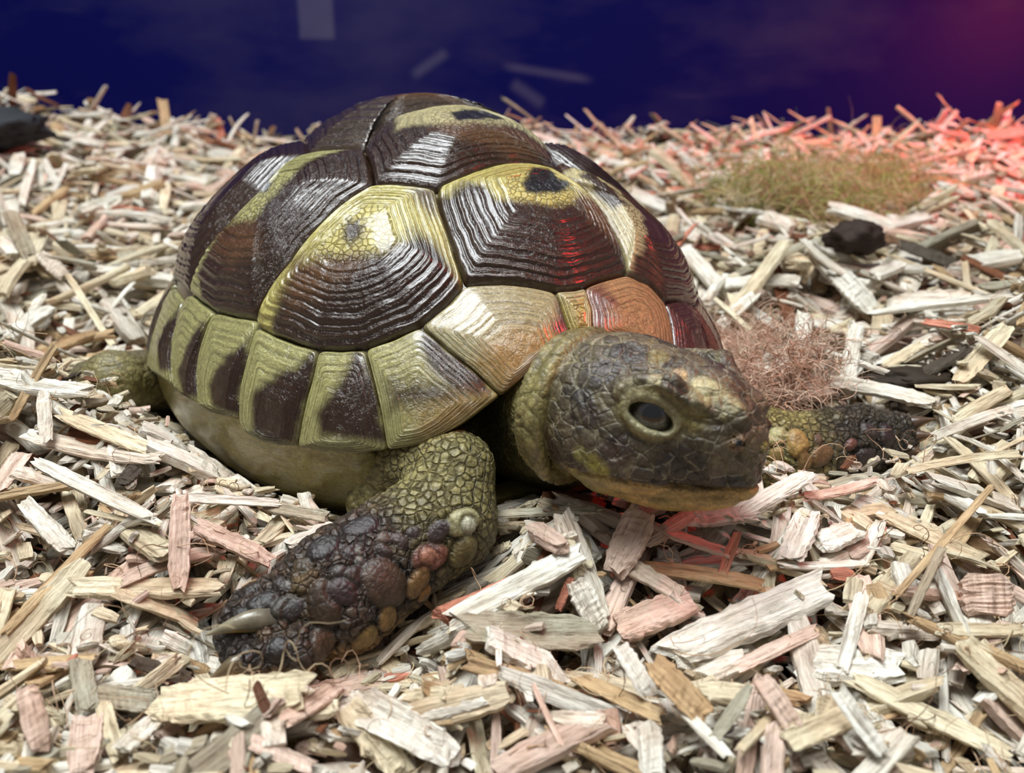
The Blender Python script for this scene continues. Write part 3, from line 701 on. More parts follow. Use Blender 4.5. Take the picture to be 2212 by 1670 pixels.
# colours
C = np.repeat(rgb(136, 128, 84)[None], len(BV), 0)
n1 = fbm(BV * 1.3, 3, 2); n2 = fbm(BV * 4, 3, 9)
def blend(C, c, w): w = np.clip(w, 0, 1)[:, None]; return C * (1 - w) + np.asarray(c) * w
C = blend(C, rgb(98, 84, 56), sstep(-.1, .6, n1) * .6)
C = blend(C, rgb(82, 68, 58), rmask * sstep(.10, .38, tR + .06 * n2)); C = blend(C, rgb(52, 42, 34), rmask * sstep(.10, .5, tR) * (.25 + .5 * sstep(-.1, .4, n2)))
C = blend(C, rgb(34, 29, 25), rmask * sstep(.9, 1.15, tR + .08 * n2) * .8)
C = blend(C, rgb(116, 98, 66), rmask * sstep(.1, .4, tR) * sstep(.15, .55, fbm(BV * 2.6 + 5, 3)) * .6)
C = blend(C, rgb(150, 116, 66), rmask * sstep(.25, .5, tR) * sstep(.0, -.6, BN[:, 2]) * .7)
C = blend(C, rgb(56, 46, 44), lmask * sstep(.15, .45, tL + .12 * n2) * .9)
C = blend(C, rgb(150, 142, 82), lmask * sstep(.25, .0, tL) * .6)
C = blend(C, rgb(98, 92, 76), sstep(2.6, 1.2, near(BV, [RL0, RL1, RL2], 0)) * sstep(-.5, -1.5, toloc(BV)[:, 0]) * .85)
C = C * (.72 + .4 * e1)[:, None] * np.where(big > .3, .70 + .42 * e2, 1)[:, None]
hc = np.repeat(rgb(88, 80, 66)[None], len(BV), 0)
hc = hc * (.75 + .6 * hid)[:, None]
hc = blend(hc, rgb(74, 62, 56), sstep(.1, -.3, QH[:, 2]) * .8)
hc = blend(hc, rgb(132, 124, 92), (1 - he) * .55 * sstep(-.45, -.2, QH[:, 2]))
hc = blend(hc, rgb(136, 128, 88), sstep(-.80, -1.05, QH[:, 0] + .1 * n2))
hc = blend(hc, rgb(134, 126, 88), (1 - eyeout) * .9); 
rr = np.sqrt((ea / .245) ** 2 + (eb / .155) ** 2); hc = blend(hc, rgb(146, 142, 112), sstep(1.25, 1.0, rr) * sstep(.15, .1, np.abs(en)))
hc = blend(hc, rgb(38, 34, 34), sstep(.3, .55, QH[:, 0]) * sstep(-.18, -.36, QH[:, 2] + .05 * n2) * .8)
hc = blend(hc, rgb(176, 146, 92), jaw); hc = blend(hc, rgb(120, 112, 62), jaw * sstep(.0, .5, n1 + n2) * .6)
hc = blend(hc, rgb(140, 134, 80), jaw * sstep(.1, -.5, QH[:, 0]) * .8)
def blob(Cc, u, v, rpx, c, w=1., soft=.35, nz=.4):
    p = bpick(u, v)
    if p is None: return Cc
    Z = project(p)[2]; r = rpx / FPX * Z; d = np.linalg.norm(BV - p, axis=1) / r + nz * n2 * .5
    return blend(Cc, c, w * sstep(1 + soft, 1 - soft, d))
for b in [(1290, 1008, 30, rgb(160, 154, 76)), (1255, 985, 20, rgb(140, 134, 80)), (1330, 975, 46, rgb(70, 58, 54)), (1420, 770, 26, rgb(120, 110, 70)),
          (1465, 812, 20, rgb(196, 166, 120)), (1412, 818, 16, rgb(196, 186, 150)), (1520, 848, 36, rgb(170, 166, 120)), (1515, 830, 22, rgb(186, 180, 140)), (1570, 890, 24, rgb(120, 116, 90)),
          (1500, 905, 30, rgb(140, 132, 84)), (1597, 960, 26, rgb(110, 88, 62)), (1260, 900, 44, rgb(66, 58, 54)), (1300, 800, 40, rgb(84, 80, 78)), (1250, 860, 30, rgb(60, 56, 54)), (1560, 790, 40, rgb(60, 54, 52)), (1470, 1010, 60, rgb(52, 45, 42)), (1580, 1040, 26, rgb(30, 27, 27)), (1360, 760, 40, rgb(76, 70, 64))]:
    hc = blob(hc, *b)
hc = blob(hc, 1597, 958, 10, rgb(14, 8, 5), 1, .2, 0)
C = blend(C, np.array([0, 0, 0]), 0 * n1); C = C * (1 - headw[:, None]) + hc * headw[:, None]
# large tubercles; the reddish ones carry the red lamp's glint in their colour
GM = np.ones(len(BV))
SCL = [(1003, 1128, 34, rgb(176, 170, 130), .13), (1012, 1137, 18, rgb(214, 212, 190), .10), (930, 1205, 36, rgb(120, 74, 62), .11), (925, 1202, 21, rgb(176, 120, 100), .08), (1003, 1195, 34, rgb(120, 108, 70), .09),
       (948, 1148, 24, rgb(66, 52, 52), .05), (893, 1150, 14, rgb(64, 50, 46), .04), (843, 1160, 12, rgb(70, 58, 54), .04), (827, 1162, 15, rgb(92, 80, 72), .04), (865, 1168, 16, rgb(78, 62, 58), .05),
       (830, 1192, 17, rgb(60, 48, 44), .05), (780, 1135, 32, rgb(42, 32, 34), .05), (765, 1190, 22, rgb(56, 46, 44), .06), (773, 1190, 9, rgb(120, 118, 112), .04), (779, 1213, 12, rgb(128, 124, 120), .05),
       (697, 1182, 36, rgb(40, 34, 34), .06), (738, 1237, 18, rgb(84, 78, 76), .07), (765, 1245, 24, rgb(58, 48, 44), .05), (838, 1265, 52, rgb(76, 58, 46), .10), (905, 1260, 30, rgb(136, 104, 66), .06), (918, 1285, 20, rgb(150, 108, 60), .04),
       (700, 1305, 44, rgb(62, 48, 36), .10), (740, 1280, 28, rgb(52, 38, 38), .06), (612, 1310, 26, rgb(66, 62, 56), .08), (635, 1318, 22, rgb(44, 36, 36), .05), (562, 1300, 28, rgb(40, 36, 34), .06), (600, 1260, 16, rgb(46, 38, 36), .05), (618, 1265, 10, rgb(110, 108, 104), .04),
       (650, 1220, 20, rgb(70, 58, 40), .04), (540, 1270, 18, rgb(46, 38, 32), .05), (790, 1385, 30, rgb(130, 104, 60), .04), (700, 1400, 34, rgb(70, 56, 40), .05), (840, 1340, 28, rgb(140, 108, 62), .05), (600, 1400, 26, rgb(34, 29, 26), .05), (520, 1330, 20, rgb(32, 28, 26), .04),
       (1668, 945, 22, rgb(170, 164, 112), .09), (1683, 935, 16, rgb(176, 172, 124), .07), (1725, 955, 28, rgb(168, 140, 84), .10), (1652, 965, 12, rgb(150, 146, 74), .05), (1675, 985, 18, rgb(140, 122, 72), .05), (1775, 985, 26, rgb(120, 92, 62), .08), (1768, 948, 13, rgb(96, 78, 62), .04), (1660, 1010, 16, rgb(130, 112, 66), .05), (1690, 1015, 15, rgb(126, 108, 64), .05), (1840, 960, 14, rgb(110, 70, 62), .07), (1870, 990, 26, rgb(58, 46, 46), .07), (1920, 940, 24, rgb(60, 44, 46), .06), (1880, 930, 18, rgb(66, 52, 50), .06), (1910, 985, 20, rgb(60, 50, 46), .05), (1830, 1000, 18, rgb(84, 66, 48), .05), (1740, 1000, 20, rgb(126, 102, 64), .05)]
for u, v, r, c, hgt in SCL:
    p = bpick(u, v)
    if p is None: continue
    Z = project(p)[2]; R = r * .9 / FPX * Z; _a = _hash(np.int64(u), np.int64(v), np.int64(1)) * 3.14; _e = np.array([math.cos(_a), .3, math.sin(_a)]); _q = BV - p; _q = _q - (_q @ _e)[:, None] * _e * .28; d = np.linalg.norm(_q, axis=1) / R * (1 + .16 * n2)
    m_ = d < 1.4; GM = np.minimum(GM, sstep(.95, 1.15, d))
    old = disp[m_]; dm = d[m_]; dome_ = .52 * hgt * np.clip(1 - dm ** 4, 0, 1) ** .8; k_ = sstep(1.15, .9, dm)
    disp[m_] = old * (1 - k_) + (dome_ + old * .15) * k_ - .020 * np.exp(-((dm - 1.12) / .12) ** 2)
    w = sstep(1.08, .9, dm)[:, None]; C[m_] = C[m_] * (1 - w) + c * w * (.85 + .3 * fine[m_][:, None]); ring = np.exp(-((dm - 1.12) / .13) ** 2)[:, None] * .6; C[m_] = C[m_] * (1 - ring) + C[m_] * .35 * ring
LINES = [([(1500, 905), (1530, 918), (1570, 915), (1603, 893)], -.035, 7, None, 0), ([(1493, 862), (1497, 900)], -.018, 5, None, 0), ([(1514, 858), (1518, 903)], -.018, 5, None, 0), ([(1476, 868), (1482, 898)], -.015, 5, None, 0),
 ([(1505, 866), (1530, 845), (1562, 850), (1596, 880)], .025, 16, rgb(158, 153, 116), .7), ([(1335, 866), (1358, 838), (1400, 824), (1450, 828), (1488, 850)], -.022, 7, rgb(60, 54, 46), .6),
 ([(1338, 850), (1372, 820), (1420, 808), (1465, 818), (1492, 838)], .022, 15, rgb(140, 136, 108), .45), ([(1340, 905), (1362, 940), (1410, 958), (1455, 952), (1482, 925)], -.02, 7, rgb(66, 58, 50), .5),
 ([(1486, 945), (1440, 985), (1390, 1012)], -.018, 9, rgb(64, 54, 50), .4), ([(1280, 1042), (1340, 1066), (1420, 1080), (1500, 1078), (1560, 1070)], -.014, 5, rgb(110, 86, 56), .5),
 ([(1200, 975), (1228, 1020), (1275, 1055), (1320, 1078)], -.03, 9, rgb(84, 76, 46), .5), ([(1385, 1038), (1440, 1046), (1530, 1052), (1590, 1046)], .004, 9, rgb(26, 23, 24), .85),
 ([(1288, 975), (1300, 945), (1335, 932), (1368, 948), (1378, 980), (1362, 1008), (1330, 1018), (1300, 1006), (1288, 975)], -.012, 5, rgb(120, 112, 96), .4),
 ([(1540, 985), (1500, 1000), (1450, 1030)], -.008, 6, rgb(40, 35, 34), .4), ([(1240, 870), (1262, 925), (1300, 955)], -.01, 5, rgb(128, 122, 100), .5), ([(1262, 925), (1248, 990)], -.01, 5, rgb(128, 122, 100), .5),
 ([(1300, 860), (1330, 905), (1300, 945)], -.01, 5, rgb(132, 126, 104), .5)]
for pl, hh_, wpx, cc_, cw in LINES:
    pp = [p for p in (bpick(*q_) for q_ in pl) if p is not None]
    dd = near(BV, pp, 0); wcm = wpx / FPX * 8.6; g_ = np.exp(-(dd / wcm) ** 2); disp += hh_ * g_
    if cc_ is not None: C = blend(C, cc_, cw * g_ * (.75 + .5 * n2))
BV2 = BV + BN * disp[:, None]
body = mk('body', BV2, BQ, M_SKIN, root, dict(Col=np.hstack([np.clip(C, .004, 1), np.ones((len(C), 1))]), P=BV, K=headw * (1 - jaw) * eyeout * sstep(-.95, -.8, QH[:, 0]), G=limb * (1 - headw) * GM), loc=HC)
body['label'] = 'scaly olive and dark brown skin of head, neck and legs'

# eyes
def sphere(c, r, nu=40, nv=24, ax=None):
    th = np.linspace(0, 2 * np.pi, nu, endpoint=False); ph = np.linspace(0, np.pi, nv); A = np.stack([np.outer(np.sin(ph), np.cos(th)), np.outer(np.sin(ph), np.sin(th)), np.outer(np.cos(ph), np.ones(nu))], -1)
    V = A.reshape(-1, 3); idg = np.arange(nv * nu).reshape(nv, nu); nx = np.roll(idg, -1, 1); q = np.stack([idg[:-1], idg[1:], nx[1:], nx[:-1]], -1).reshape(-1, 4)
    return V, q
for sgn in (-1, 1):
    m3 = np.array([1, sgn, 1]); c = fromhead((EC - EN * .175) * m3); n = (EN * m3) @ HM; sv, sq = sphere(0, 1)
    rr_ = .215; V = sv * rr_; ang_ = np.degrees(np.arccos(np.clip(sv @ n, -1, 1)))
    col = np.where((ang_ < 62)[:, None], rgb(46, 42, 40), rgb(36, 34, 34)); 
    eye = mk('eye', V + c, sq, M_EYE, root, dict(Col=np.hstack([col, np.ones((len(col), 1))])), loc=c)
    # pupil: a shallow cap on the ball
    up = np.cross(n, [0, 0, 1.]); up /= np.linalg.norm(up); vp = np.cross(n, up); ks = np.linspace(0, 1, 8); t_ = np.linspace(0, 2 * np.pi, 32, endpoint=False)
    pv = []
    for k_ in ks[1:]:
        a_ = k_ * math.radians(24); pv.append(np.outer(np.cos(a_) * np.ones(32), n) + np.sin(a_) * (np.outer(np.cos(t_), up) + np.outer(np.sin(t_), vp)))
    pv = np.array(pv).reshape(-1, 3) * (rr_ + .002); idg = np.arange(7 * 32).reshape(7, 32); nx = np.roll(idg, -1, 1); q = np.stack([idg[:-1], nx[:-1], nx[1:], idg[1:]], -1).reshape(-1, 4)
    pv = np.vstack([pv, n[None] * (rr_ + .002)]); tr_ = np.stack([np.full(32, 224), nx[0], idg[0]], -1)
    mk('pupil', pv + c, [q, tr_], M_EYE, eye, dict(Col=np.tile(np.array([.003, .003, .003, 1]), (len(pv), 1))), loc=c + n * rr_)
# claws
def claw(p0, p1, r, bend, c0, c1, label=None):
    p0, p1 = np.array(p0), np.array(p1); ax = p1 - p0; Ln = np.linalg.norm(ax); ax /= Ln; s = np.cross(ax, [0, 0, 1.]); s /= np.linalg.norm(s); up = np.cross(s, ax)
    n, m = 22, 18; k = np.linspace(0, 1, n); t_ = np.linspace(0, 2 * np.pi, m, endpoint=False); rad = r * (1 - k ** 1.5) ** .8 * (.85 + .3 * np.sin(np.pi * np.minimum(k * 1.2, 1))) + .006
    P = p0 + np.outer(k * Ln, ax) + np.outer(bend * np.sin(k * np.pi) , up)
    V = P[:, None] + rad[:, None, None] * (np.cos(t_)[None, :, None] * s * .85 + np.sin(t_)[None, :, None] * up)
    idg = np.arange(n * m).reshape(n, m); nx = np.roll(idg, -1, 1); q = np.stack([idg[:-1], nx[:-1], nx[1:], idg[1:]], -1).reshape(-1, 4)
    low = sstep(-.3, -.9, np.sin(t_))[None, :, None] * sstep(.25, .6, k)[:, None, None]
    Cc = (c0 * (1 - k[:, None, None]) + c1 * k[:, None, None]) * np.ones((n, m, 1)); Cc = Cc * (1 - low) + rgb(200, 160, 60) * low
    V = V.reshape(-1, 3); V = np.vstack([V, P[-1] + ax * .01]); tr_ = np.stack([idg[-1], nx[-1], np.full(m, n * m)], -1)
    Cc = np.vstack([Cc.reshape(-1, 3), c1[None]])
    return mk('claw', V, [q, tr_], M_CLAW, root, dict(Col=np.hstack([Cc, np.ones((len(Cc), 1))])), loc=p0)
cg, ct = rgb(78, 76, 66), rgb(150, 142, 116)
claw(W(612, 1338, 8.72), W(444, 1372, 8.45), .115, .05, cg, ct)['label'] = 'long grey claw with a yellow underside'
claw(W(545, 1425, 8.5), W(452, 1468, 8.3), .095, .03, rgb(60, 52, 40), rgb(120, 104, 76))
claw(W(530, 1285, 8.98), W(488, 1330, 8.9), .06, .02, rgb(40, 36, 32), rgb(60, 52, 46))
claw(W(560, 1445, 8.5), W(505, 1462, 8.4), .05, .02, rgb(50, 44, 36), rgb(90, 78, 58))
for (u, v, Z), (u2, v2, Z2) in (((1945, 925, 12.45), (2020, 905, 12.3)), ((1950, 950, 12.4), (2022, 940, 12.2)), ((1945, 975, 12.35), (2005, 985, 12.15)), ((1925, 1000, 12.3), (1960, 1022, 12.1))):
    claw(W(u, v, Z), W(u2, v2, Z2), .10, .02, rgb(50, 40, 34), rgb(96, 72, 54))
# =================================================================== enclosure
WALLY = 40.0
def terr(x, y):
    z = .75 * sstep(7.6, 10.6, y) + .092 * np.maximum(y - 12, 0) ** 1.0
    z = z + 1.1 * sstep(-9, -20, x) * sstep(26, 38, y) + .35 * sstep(13, 20, x) * sstep(28, 38, y)
    P = np.stack([x * .35, y * .35, 0 * x], -1); z = z + .16 * fbm(P, 2, 4) * sstep(9, 16, np.hypot(x - TX, y - TY))
    return z
def box(name, lo, hi, mat, parent=None, attrs=None):
    lo, hi = np.array(lo, float), np.array(hi, float)
    V = np.array([[(lo, hi)[i][0], (lo, hi)[j][1], (lo, hi)[k][2]] for i in (0, 1) for j in (0, 1) for k in (0, 1)])
    q = np.array([[0, 1, 3, 2], [4, 6, 7, 5], [0, 4, 5, 1], [2, 3, 7, 6], [0, 2, 6, 4], [1, 5, 7, 3]])
    return mk(name, V, q, mat, parent, attrs, smooth=False, loc=(lo + hi) / 2)
def mat_wall():
    m = NT('navy_plastic'); t = m.n('ShaderNodeTexCoord'); P = t.outputs['Object']
    a = m.n('ShaderNodeTexNoise', Scale=7.0, Detail=5.0, Roughness=.62); mp = m.n('ShaderNodeMapping'); mp.inputs['Scale'].default_value = (1, 1, 2.3); m.l(P, mp.inputs[0]); m.l(mp.outputs[0], a.inputs['Vector'])
    sx = m.n('ShaderNodeSeparateXYZ'); m.l(P, sx.inputs[0])
    dust = m.ramp(a.outputs[0], [(.46, (0, 0, 0)), (.74, (1, 1, 1))])
    s2 = m.n('ShaderNodeTexNoise', Scale=60.0, Detail=3.0); mp2 = m.n('ShaderNodeMapping'); mp2.inputs['Scale'].default_value = (.3, 1, 3); mp2.inputs['Rotation'].default_value = (0, .6, 0); m.l(P, mp2.inputs[0]); m.l(mp2.outputs[0], s2.inputs['Vector'])
    scr = m.ramp(s2.outputs[0], [(.66, (0, 0, 0)), (.76, (1, 1, 1))])
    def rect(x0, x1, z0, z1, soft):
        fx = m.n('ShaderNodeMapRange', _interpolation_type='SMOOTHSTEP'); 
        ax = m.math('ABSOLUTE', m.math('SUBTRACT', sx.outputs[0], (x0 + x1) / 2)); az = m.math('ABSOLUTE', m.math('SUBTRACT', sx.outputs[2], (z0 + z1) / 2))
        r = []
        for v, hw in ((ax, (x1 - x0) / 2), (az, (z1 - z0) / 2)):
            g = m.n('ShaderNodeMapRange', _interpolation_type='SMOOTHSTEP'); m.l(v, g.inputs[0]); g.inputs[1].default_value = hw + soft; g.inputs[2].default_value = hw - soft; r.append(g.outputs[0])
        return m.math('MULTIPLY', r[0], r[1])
    base = m.mix(m.math('MULTIPLY', dust, .055), (*(rgb(3, 5, 70)),1), (*rgb(176, 165, 160), 1))
    base = m.mix(m.math('MULTIPLY', scr, .02), base, (*rgb(190, 190, 200), 1))
    # two long dry scratches
    for (x1_, z1_, x2_, z2_, wd_) in SCR:
        dx_, dz_ = x2_ - x1_, z2_ - z1_; ln_ = math.hypot(dx_, dz_); ux_, uz_ = dx_ / ln_, dz_ / ln_
        px_ = m.math('SUBTRACT', sx.outputs[0], x1_); pz_ = m.math('SUBTRACT', sx.outputs[2], z1_)
        al_ = m.math('ADD', m.math('MULTIPLY', px_, ux_), m.math('MULTIPLY', pz_, uz_)); ac_ = m.math('ABSOLUTE', m.math('SUBTRACT', m.math('MULTIPLY', px_, uz_), m.math('MULTIPLY', pz_, ux_)))
        g1 = m.n('ShaderNodeMapRange', _interpolation_type='SMOOTHSTEP'); m.l(ac_, g1.inputs[0]); g1.inputs[1].default_value = wd_; g1.inputs[2].default_value = 0
        g2 = m.n('ShaderNodeMapRange', _interpolation_type='SMOOTHSTEP'); m.l(m.math('ABSOLUTE', m.math('SUBTRACT', al_, ln_ / 2)), g2.inputs[0]); g2.inputs[1].default_value = ln_ / 2; g2.inputs[2].default_value = ln_ * .3
        base = m.mix(m.math('MULTIPLY', m.math('MULTIPLY', g1.outputs[0], g2.outputs[0]), .06), base, (*rgb(190, 190, 200), 1))
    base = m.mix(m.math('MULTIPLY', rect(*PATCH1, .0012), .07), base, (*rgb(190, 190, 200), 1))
    m.l(base, m.b.inputs['Base Color']); m.b.inputs['Roughness'].default_value = .42; m.b.inputs['Specular IOR Level'].default_value = .12
    m.l(m.bump(a.outputs[0], .06, .001), m.b.inputs['Normal'])
    return m.m
wall_c = np.array([0, WALLY + .3, 13.])
def wallpt(u, v): d = rayd(u, v); return C0 + d * (WALLY / d[1])
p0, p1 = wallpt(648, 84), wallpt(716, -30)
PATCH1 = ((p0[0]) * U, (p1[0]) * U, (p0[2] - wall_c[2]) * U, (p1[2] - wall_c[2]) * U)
SCR = []
for (u1, v1, u2, v2, wd_) in ((885, 168, 972, 108, .0035), (1075, 140, 1290, 175, .0028), (1100, 175, 1180, 230, .004)):
    q1, q2 = wallpt(u1, v1), wallpt(u2, v2); SCR.append((q1[0] * U, (q1[2] - wall_c[2]) * U, q2[0] * U, (q2[2] - wall_c[2]) * U, wd_))
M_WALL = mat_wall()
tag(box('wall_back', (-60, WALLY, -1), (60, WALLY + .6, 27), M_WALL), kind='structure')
# pressed bottom of the bedding
gx, gy = np.linspace(-60, 60, 121), np.linspace(-4, WALLY, 90); GX, GY = np.meshgrid(gx, gy); GZ = terr(GX, GY) - .55
V = np.stack([GX, GY, GZ], -1).reshape(-1, 3); idg = np.arange(V.shape[0]).reshape(GX.shape)
q = np.stack([idg[:-1, :-1], idg[:-1, 1:], idg[1:, 1:], idg[1:, :-1]], -1).reshape(-1, 4)
tag(mk('floor', V, q, M_BARE), kind='structure')

# =================================================================== wood chips
TINT = dict(W=rgb(240, 238, 228), C=rgb(230, 220, 192), P=rgb(228, 204, 190), T=rgb(198, 172, 134), G=rgb(176, 172, 154), D=rgb(84, 76, 66), B=rgb(122, 78, 52), R=rgb(206, 140, 118))  # R also puts the lamp's red into the colour of red-lit chips
TINTS = np.array([TINT[k] for k in 'WCPTGDBR']); TP = np.array([.45, .30, .09, .08, .05, .01, .015, .005])
def chips_mesh(c, ex, ey, L, w, t, tint, M, N, r, jag=.5, curv=None, bend=None):
    """vectorised splinter shapes. c,ex,ey: (n,3)"""
    n = len(c); ez = np.cross(ex, ey)
    u = np.linspace(-1, 1, N); ph = np.linspace(0, 2 * np.pi, M, endpoint=False) + np.pi / M
    cy = np.sign(np.cos(ph)) * np.abs(np.cos(ph)) ** .45; cz = np.sign(np.sin(ph)) * np.abs(np.sin(ph)) ** .55
    if curv is None: curv = r.normal(0, .25, n)
    if bend is None: bend = r.normal(0, .03, n)
    X_ = np.broadcast_to(u[None, :, None], (n, N, M)) * (L / 2)[:, None, None]
    endw = np.clip((np.abs(u) - .45) / .55, 0, 1)[None, :, None]
    colj = r.uniform(-1, .35, (n, 2, M)); colj = .5 * colj + .5 * np.roll(colj, 1, 2)
    side = (u > 0).astype(int)
    X_ = X_ + endw * colj[:, side, :] * (np.sign(u)[None, :, None]) * (np.minimum(L * .16, w * 1.2) * jag)[:, None, None]
    prof = 1 + .045 * r.normal(0, 1, (n, N, 1)); taper = 1 - r.uniform(0, .35, (n, 2))[:, side][..., None] * endw ** 1.5
    Y = cy[None, None] * prof * taper * (w / 2)[:, None, None] * (1 + .06 * r.normal(0, 1, (n, 1, M)))
    Z = cz[None, None] * (t / 2)[:, None, None] * (1 + .12 * r.normal(0, 1, (n, 1, M))) * (1 - .5 * endw * r.uniform(0, 1, (n, 1, 1)))
    yy = Y / (w[:, None, None] / 2)
    Z = Z + curv[:, None, None] * w[:, None, None] * .5 * (yy ** 2 - .5) + bend[:, None, None] * L[:, None, None] * (1 - (2 * X_ / L[:, None, None]) ** 2)
    Z = Z + .02 * w[:, None, None] * r.normal(0, 1, (n, N, M))
    tw = r.normal(0, .12, n)[:, None, None] * (2 * X_ / L[:, None, None]); Y2 = Y * np.cos(tw) - Z * np.sin(tw); Z2 = Y * np.sin(tw) + Z * np.cos(tw)
    V = c[:, None, None] + X_[..., None] * ex[:, None, None] + Y2[..., None] * ey[:, None, None] + Z2[..., None] * ez[:, None, None]
    P = np.stack([X_, Y, Z], -1) + r.uniform(-50, 50, (n, 1, 1, 3))
    # end centres
    ce = V[:, [0, -1]].mean(2); Pe = P[:, [0, -1]].mean(2)
    V = np.concatenate([V.reshape(n, -1, 3), ce], 1); P = np.concatenate([P.reshape(n, -1, 3), Pe], 1)
    nv = N * M + 2; idg = np.arange(N * M).reshape(N, M); nx = np.roll(idg, -1, 1)
    q = np.stack([idg[:-1], nx[:-1], nx[1:], idg[1:]], -1).reshape(-1, 4)
    t1 = np.stack([np.full(M, N * M), nx[0], idg[0]], -1); t2 = np.stack([np.full(M, N * M + 1), idg[-1], nx[-1]], -1); tr = np.vstack([t1, t2])
    o = (np.arange(n) * nv)[:, None, None]
    Cc = np.repeat(tint[:, None], nv, 1)
    Cc[:, -2:] *= .9
    return V, P, Cc, q, tr, nv, o
def join_chips(name, lst):
    Vs, Ps, Cs, Qs, Ts, off = [], [], [], [], [], 0
    for V, P, Cc, q, tr, nv, o in lst:
        Vs.append(V.reshape(-1, 3)); Ps.append(P.reshape(-1, 3)); Cs.append(Cc.reshape(-1, 3)); Qs.append((q[None] + o + off).reshape(-1, 4)); Ts.append((tr[None] + o + off).reshape(-1, 3)); off += len(V) * nv
    V = np.vstack(Vs); P = np.vstack(Ps); Cc = np.vstack(Cs)
    return mk(name, V, [np.vstack(Qs), np.vstack(Ts)], M_CHIP, None, dict(Col=np.hstack([Cc, np.ones((len(Cc), 1))]), P=P), smooth=False)
# height grid
GS = .10; HX0, HY0 = -30., 4.2; NX, NY = 600, 362
hxs = HX0 + (np.arange(NX) + .5) * GS; hys = HY0 + (np.arange(NY) + .5) * GS
HXg, HYg = np.meshgrid(hxs, hys, indexing='ij'); HM_ = terr(HXg, HYg) - .60 - .12 * sstep(11, 8, HYg)
# the animal's footprint: highest free level at each cell
CEIL = np.full(HM_.shape, 99.)
bodyP = np.vstack([BV2, toworld(Lf)])
bi = ((bodyP[:, 0] - HX0) / GS).astype(int); bj = ((bodyP[:, 1] - HY0) / GS).astype(int); ok = (bi > 1) & (bi < NX - 2) & (bj > 1) & (bj < NY - 2)
for dx in (-1, 0, 1):
    for dy in (-1, 0, 1): np.minimum.at(CEIL, (bi[ok] + dx, bj[ok] + dy), bodyP[ok, 2] - .02)
def hget(x, y):
    i = np.clip(((x - HX0) / GS).astype(int), 0, NX - 1); j = np.clip(((y - HY0) / GS).astype(int), 0, NY - 1); return i, j
def place(x, y, yaw, L, w, t, r, lift=(0, 0)):
    ux, uy = math.cos(yaw), math.sin(yaw); n = max(5, int(L / .12)); s = np.linspace(-.5, .5, n) * L
    ii, jj = hget(x + s * ux, y + s * uy); hh = HM_[ii, jj]
    i2, j2 = hget(x + s * ux - uy * w * .35, y + s * uy + ux * w * .35); i3, j3 = hget(x + s * ux + uy * w * .35, y + s * uy - ux * w * .35)
    h3 = np.maximum(hh, .5 * (HM_[i2, j2] + HM_[i3, j3])); k = max(1, n // 3)
    za, zb_ = np.percentile(h3[:k], 75), np.percentile(h3[-k:], 75)
    sl = np.clip((zb_ - za) / (L * .67), -.75, .75); mid = .5 * (za + zb_)
    line = mid + sl * s; ex_ = np.max(h3 - line); mid += max(ex_, 0) * .45
    z = mid + t * .35 + .5 * (lift[0] + lift[1]); sl += (lift[1] - lift[0]) / L
    line = z + sl * s
    ce = np.minimum(np.minimum(CEIL[ii, jj], CEIL[i2, j2]), CEIL[i3, j3])
    pen = np.max(line + t * .5 - ce)
    if pen > 0:
        z -= pen
        if z < mid - .6: return None
        line = z + sl * s
    for q_, (a_, b_) in enumerate(((ii, jj), (i2, j2), (i3, j3))): HM_[a_, b_] = np.maximum(HM_[a_, b_], line + t * (.45 if q_ == 0 else .3))
    cs = 1 / math.sqrt(1 + sl * sl); ex = np.array([ux * cs, uy * cs, sl * cs]); roll = r.normal(0, .22) if r.random() > .12 else r.normal(0, .8)
    e0 = np.array([-uy, ux, 0.]); e1 = np.cross(ex, e0); ey = math.cos(roll) * e0 + math.sin(roll) * e1
    return np.array([x, y, z]), ex, ey
r = np.random.default_rng(5)
recs = []
def scatter(n, ylo, yhi, Lm, wm, layer):
    y = ylo + (yhi - ylo) * r.random(n) ** .8; half = np.minimum(.70 * y + 3.5, 29.5); x = r.uniform(-1, 1, n) * half
    for k in range(n):
        if y[k] > WALLY - .5: continue
        L = np.clip(r.lognormal(math.log(Lm), .42), .3, 3.2); w = np.clip(r.lognormal(math.log(wm), .4), .06, .5)
        if y[k] < 10: L = min(L, 1.15); w = min(w, .26)
        w = min(w, L * .55); t = w * r.uniform(.25, .6)
        yaw = r.uniform(0, np.pi)
        p = place(x[k], y[k], yaw, L, w, t, r)
        if p is None: continue
        recs.append((p[0], p[1], p[2], L, w, t, TINTS[r.choice(8, p=TP)] * r.uniform(.8, 1.08), layer))
scatter(2700, 4.3, 13, .75, .2, 0); scatter(4100, 12, 40, 1.2, .26, 0)
scatter(2600, 4.3, 14, .80, .20, 1); scatter(3200, 13, 40, 1.35, .26, 1)
scatter(1900, 4.3, 14, .6, .10, 1); scatter(1400, 4.3, 15, .85, .20, 2); scatter(1900, 14, 40, 1.45, .24, 2)
# a raised crest against the wall
for k in range(700):
    x = r.uniform(-26, 26); y = WALLY - abs(r.normal(0, 1.4)) - .4; L = r.uniform(.8, 2.4); w = r.uniform(.12, .4); sl = r.normal(0, .45); yaw = r.uniform(0, np.pi)
    ii, jj = hget(np.array([x]), np.array([y])); z = HM_[ii, jj][0] + .1 + abs(sl) * L * .2; ex = np.array([math.cos(yaw) , math.sin(yaw) * .6, sl]); ex /= np.linalg.norm(ex); ey = np.cross([0, 0, 1.], ex); ey /= np.linalg.norm(ey)
    recs.append((np.array([x, y, z]), ex, ey, L, w, w * .3, TINTS[r.choice(8, p=TP)] * r.uniform(.8, 1.05), 2))

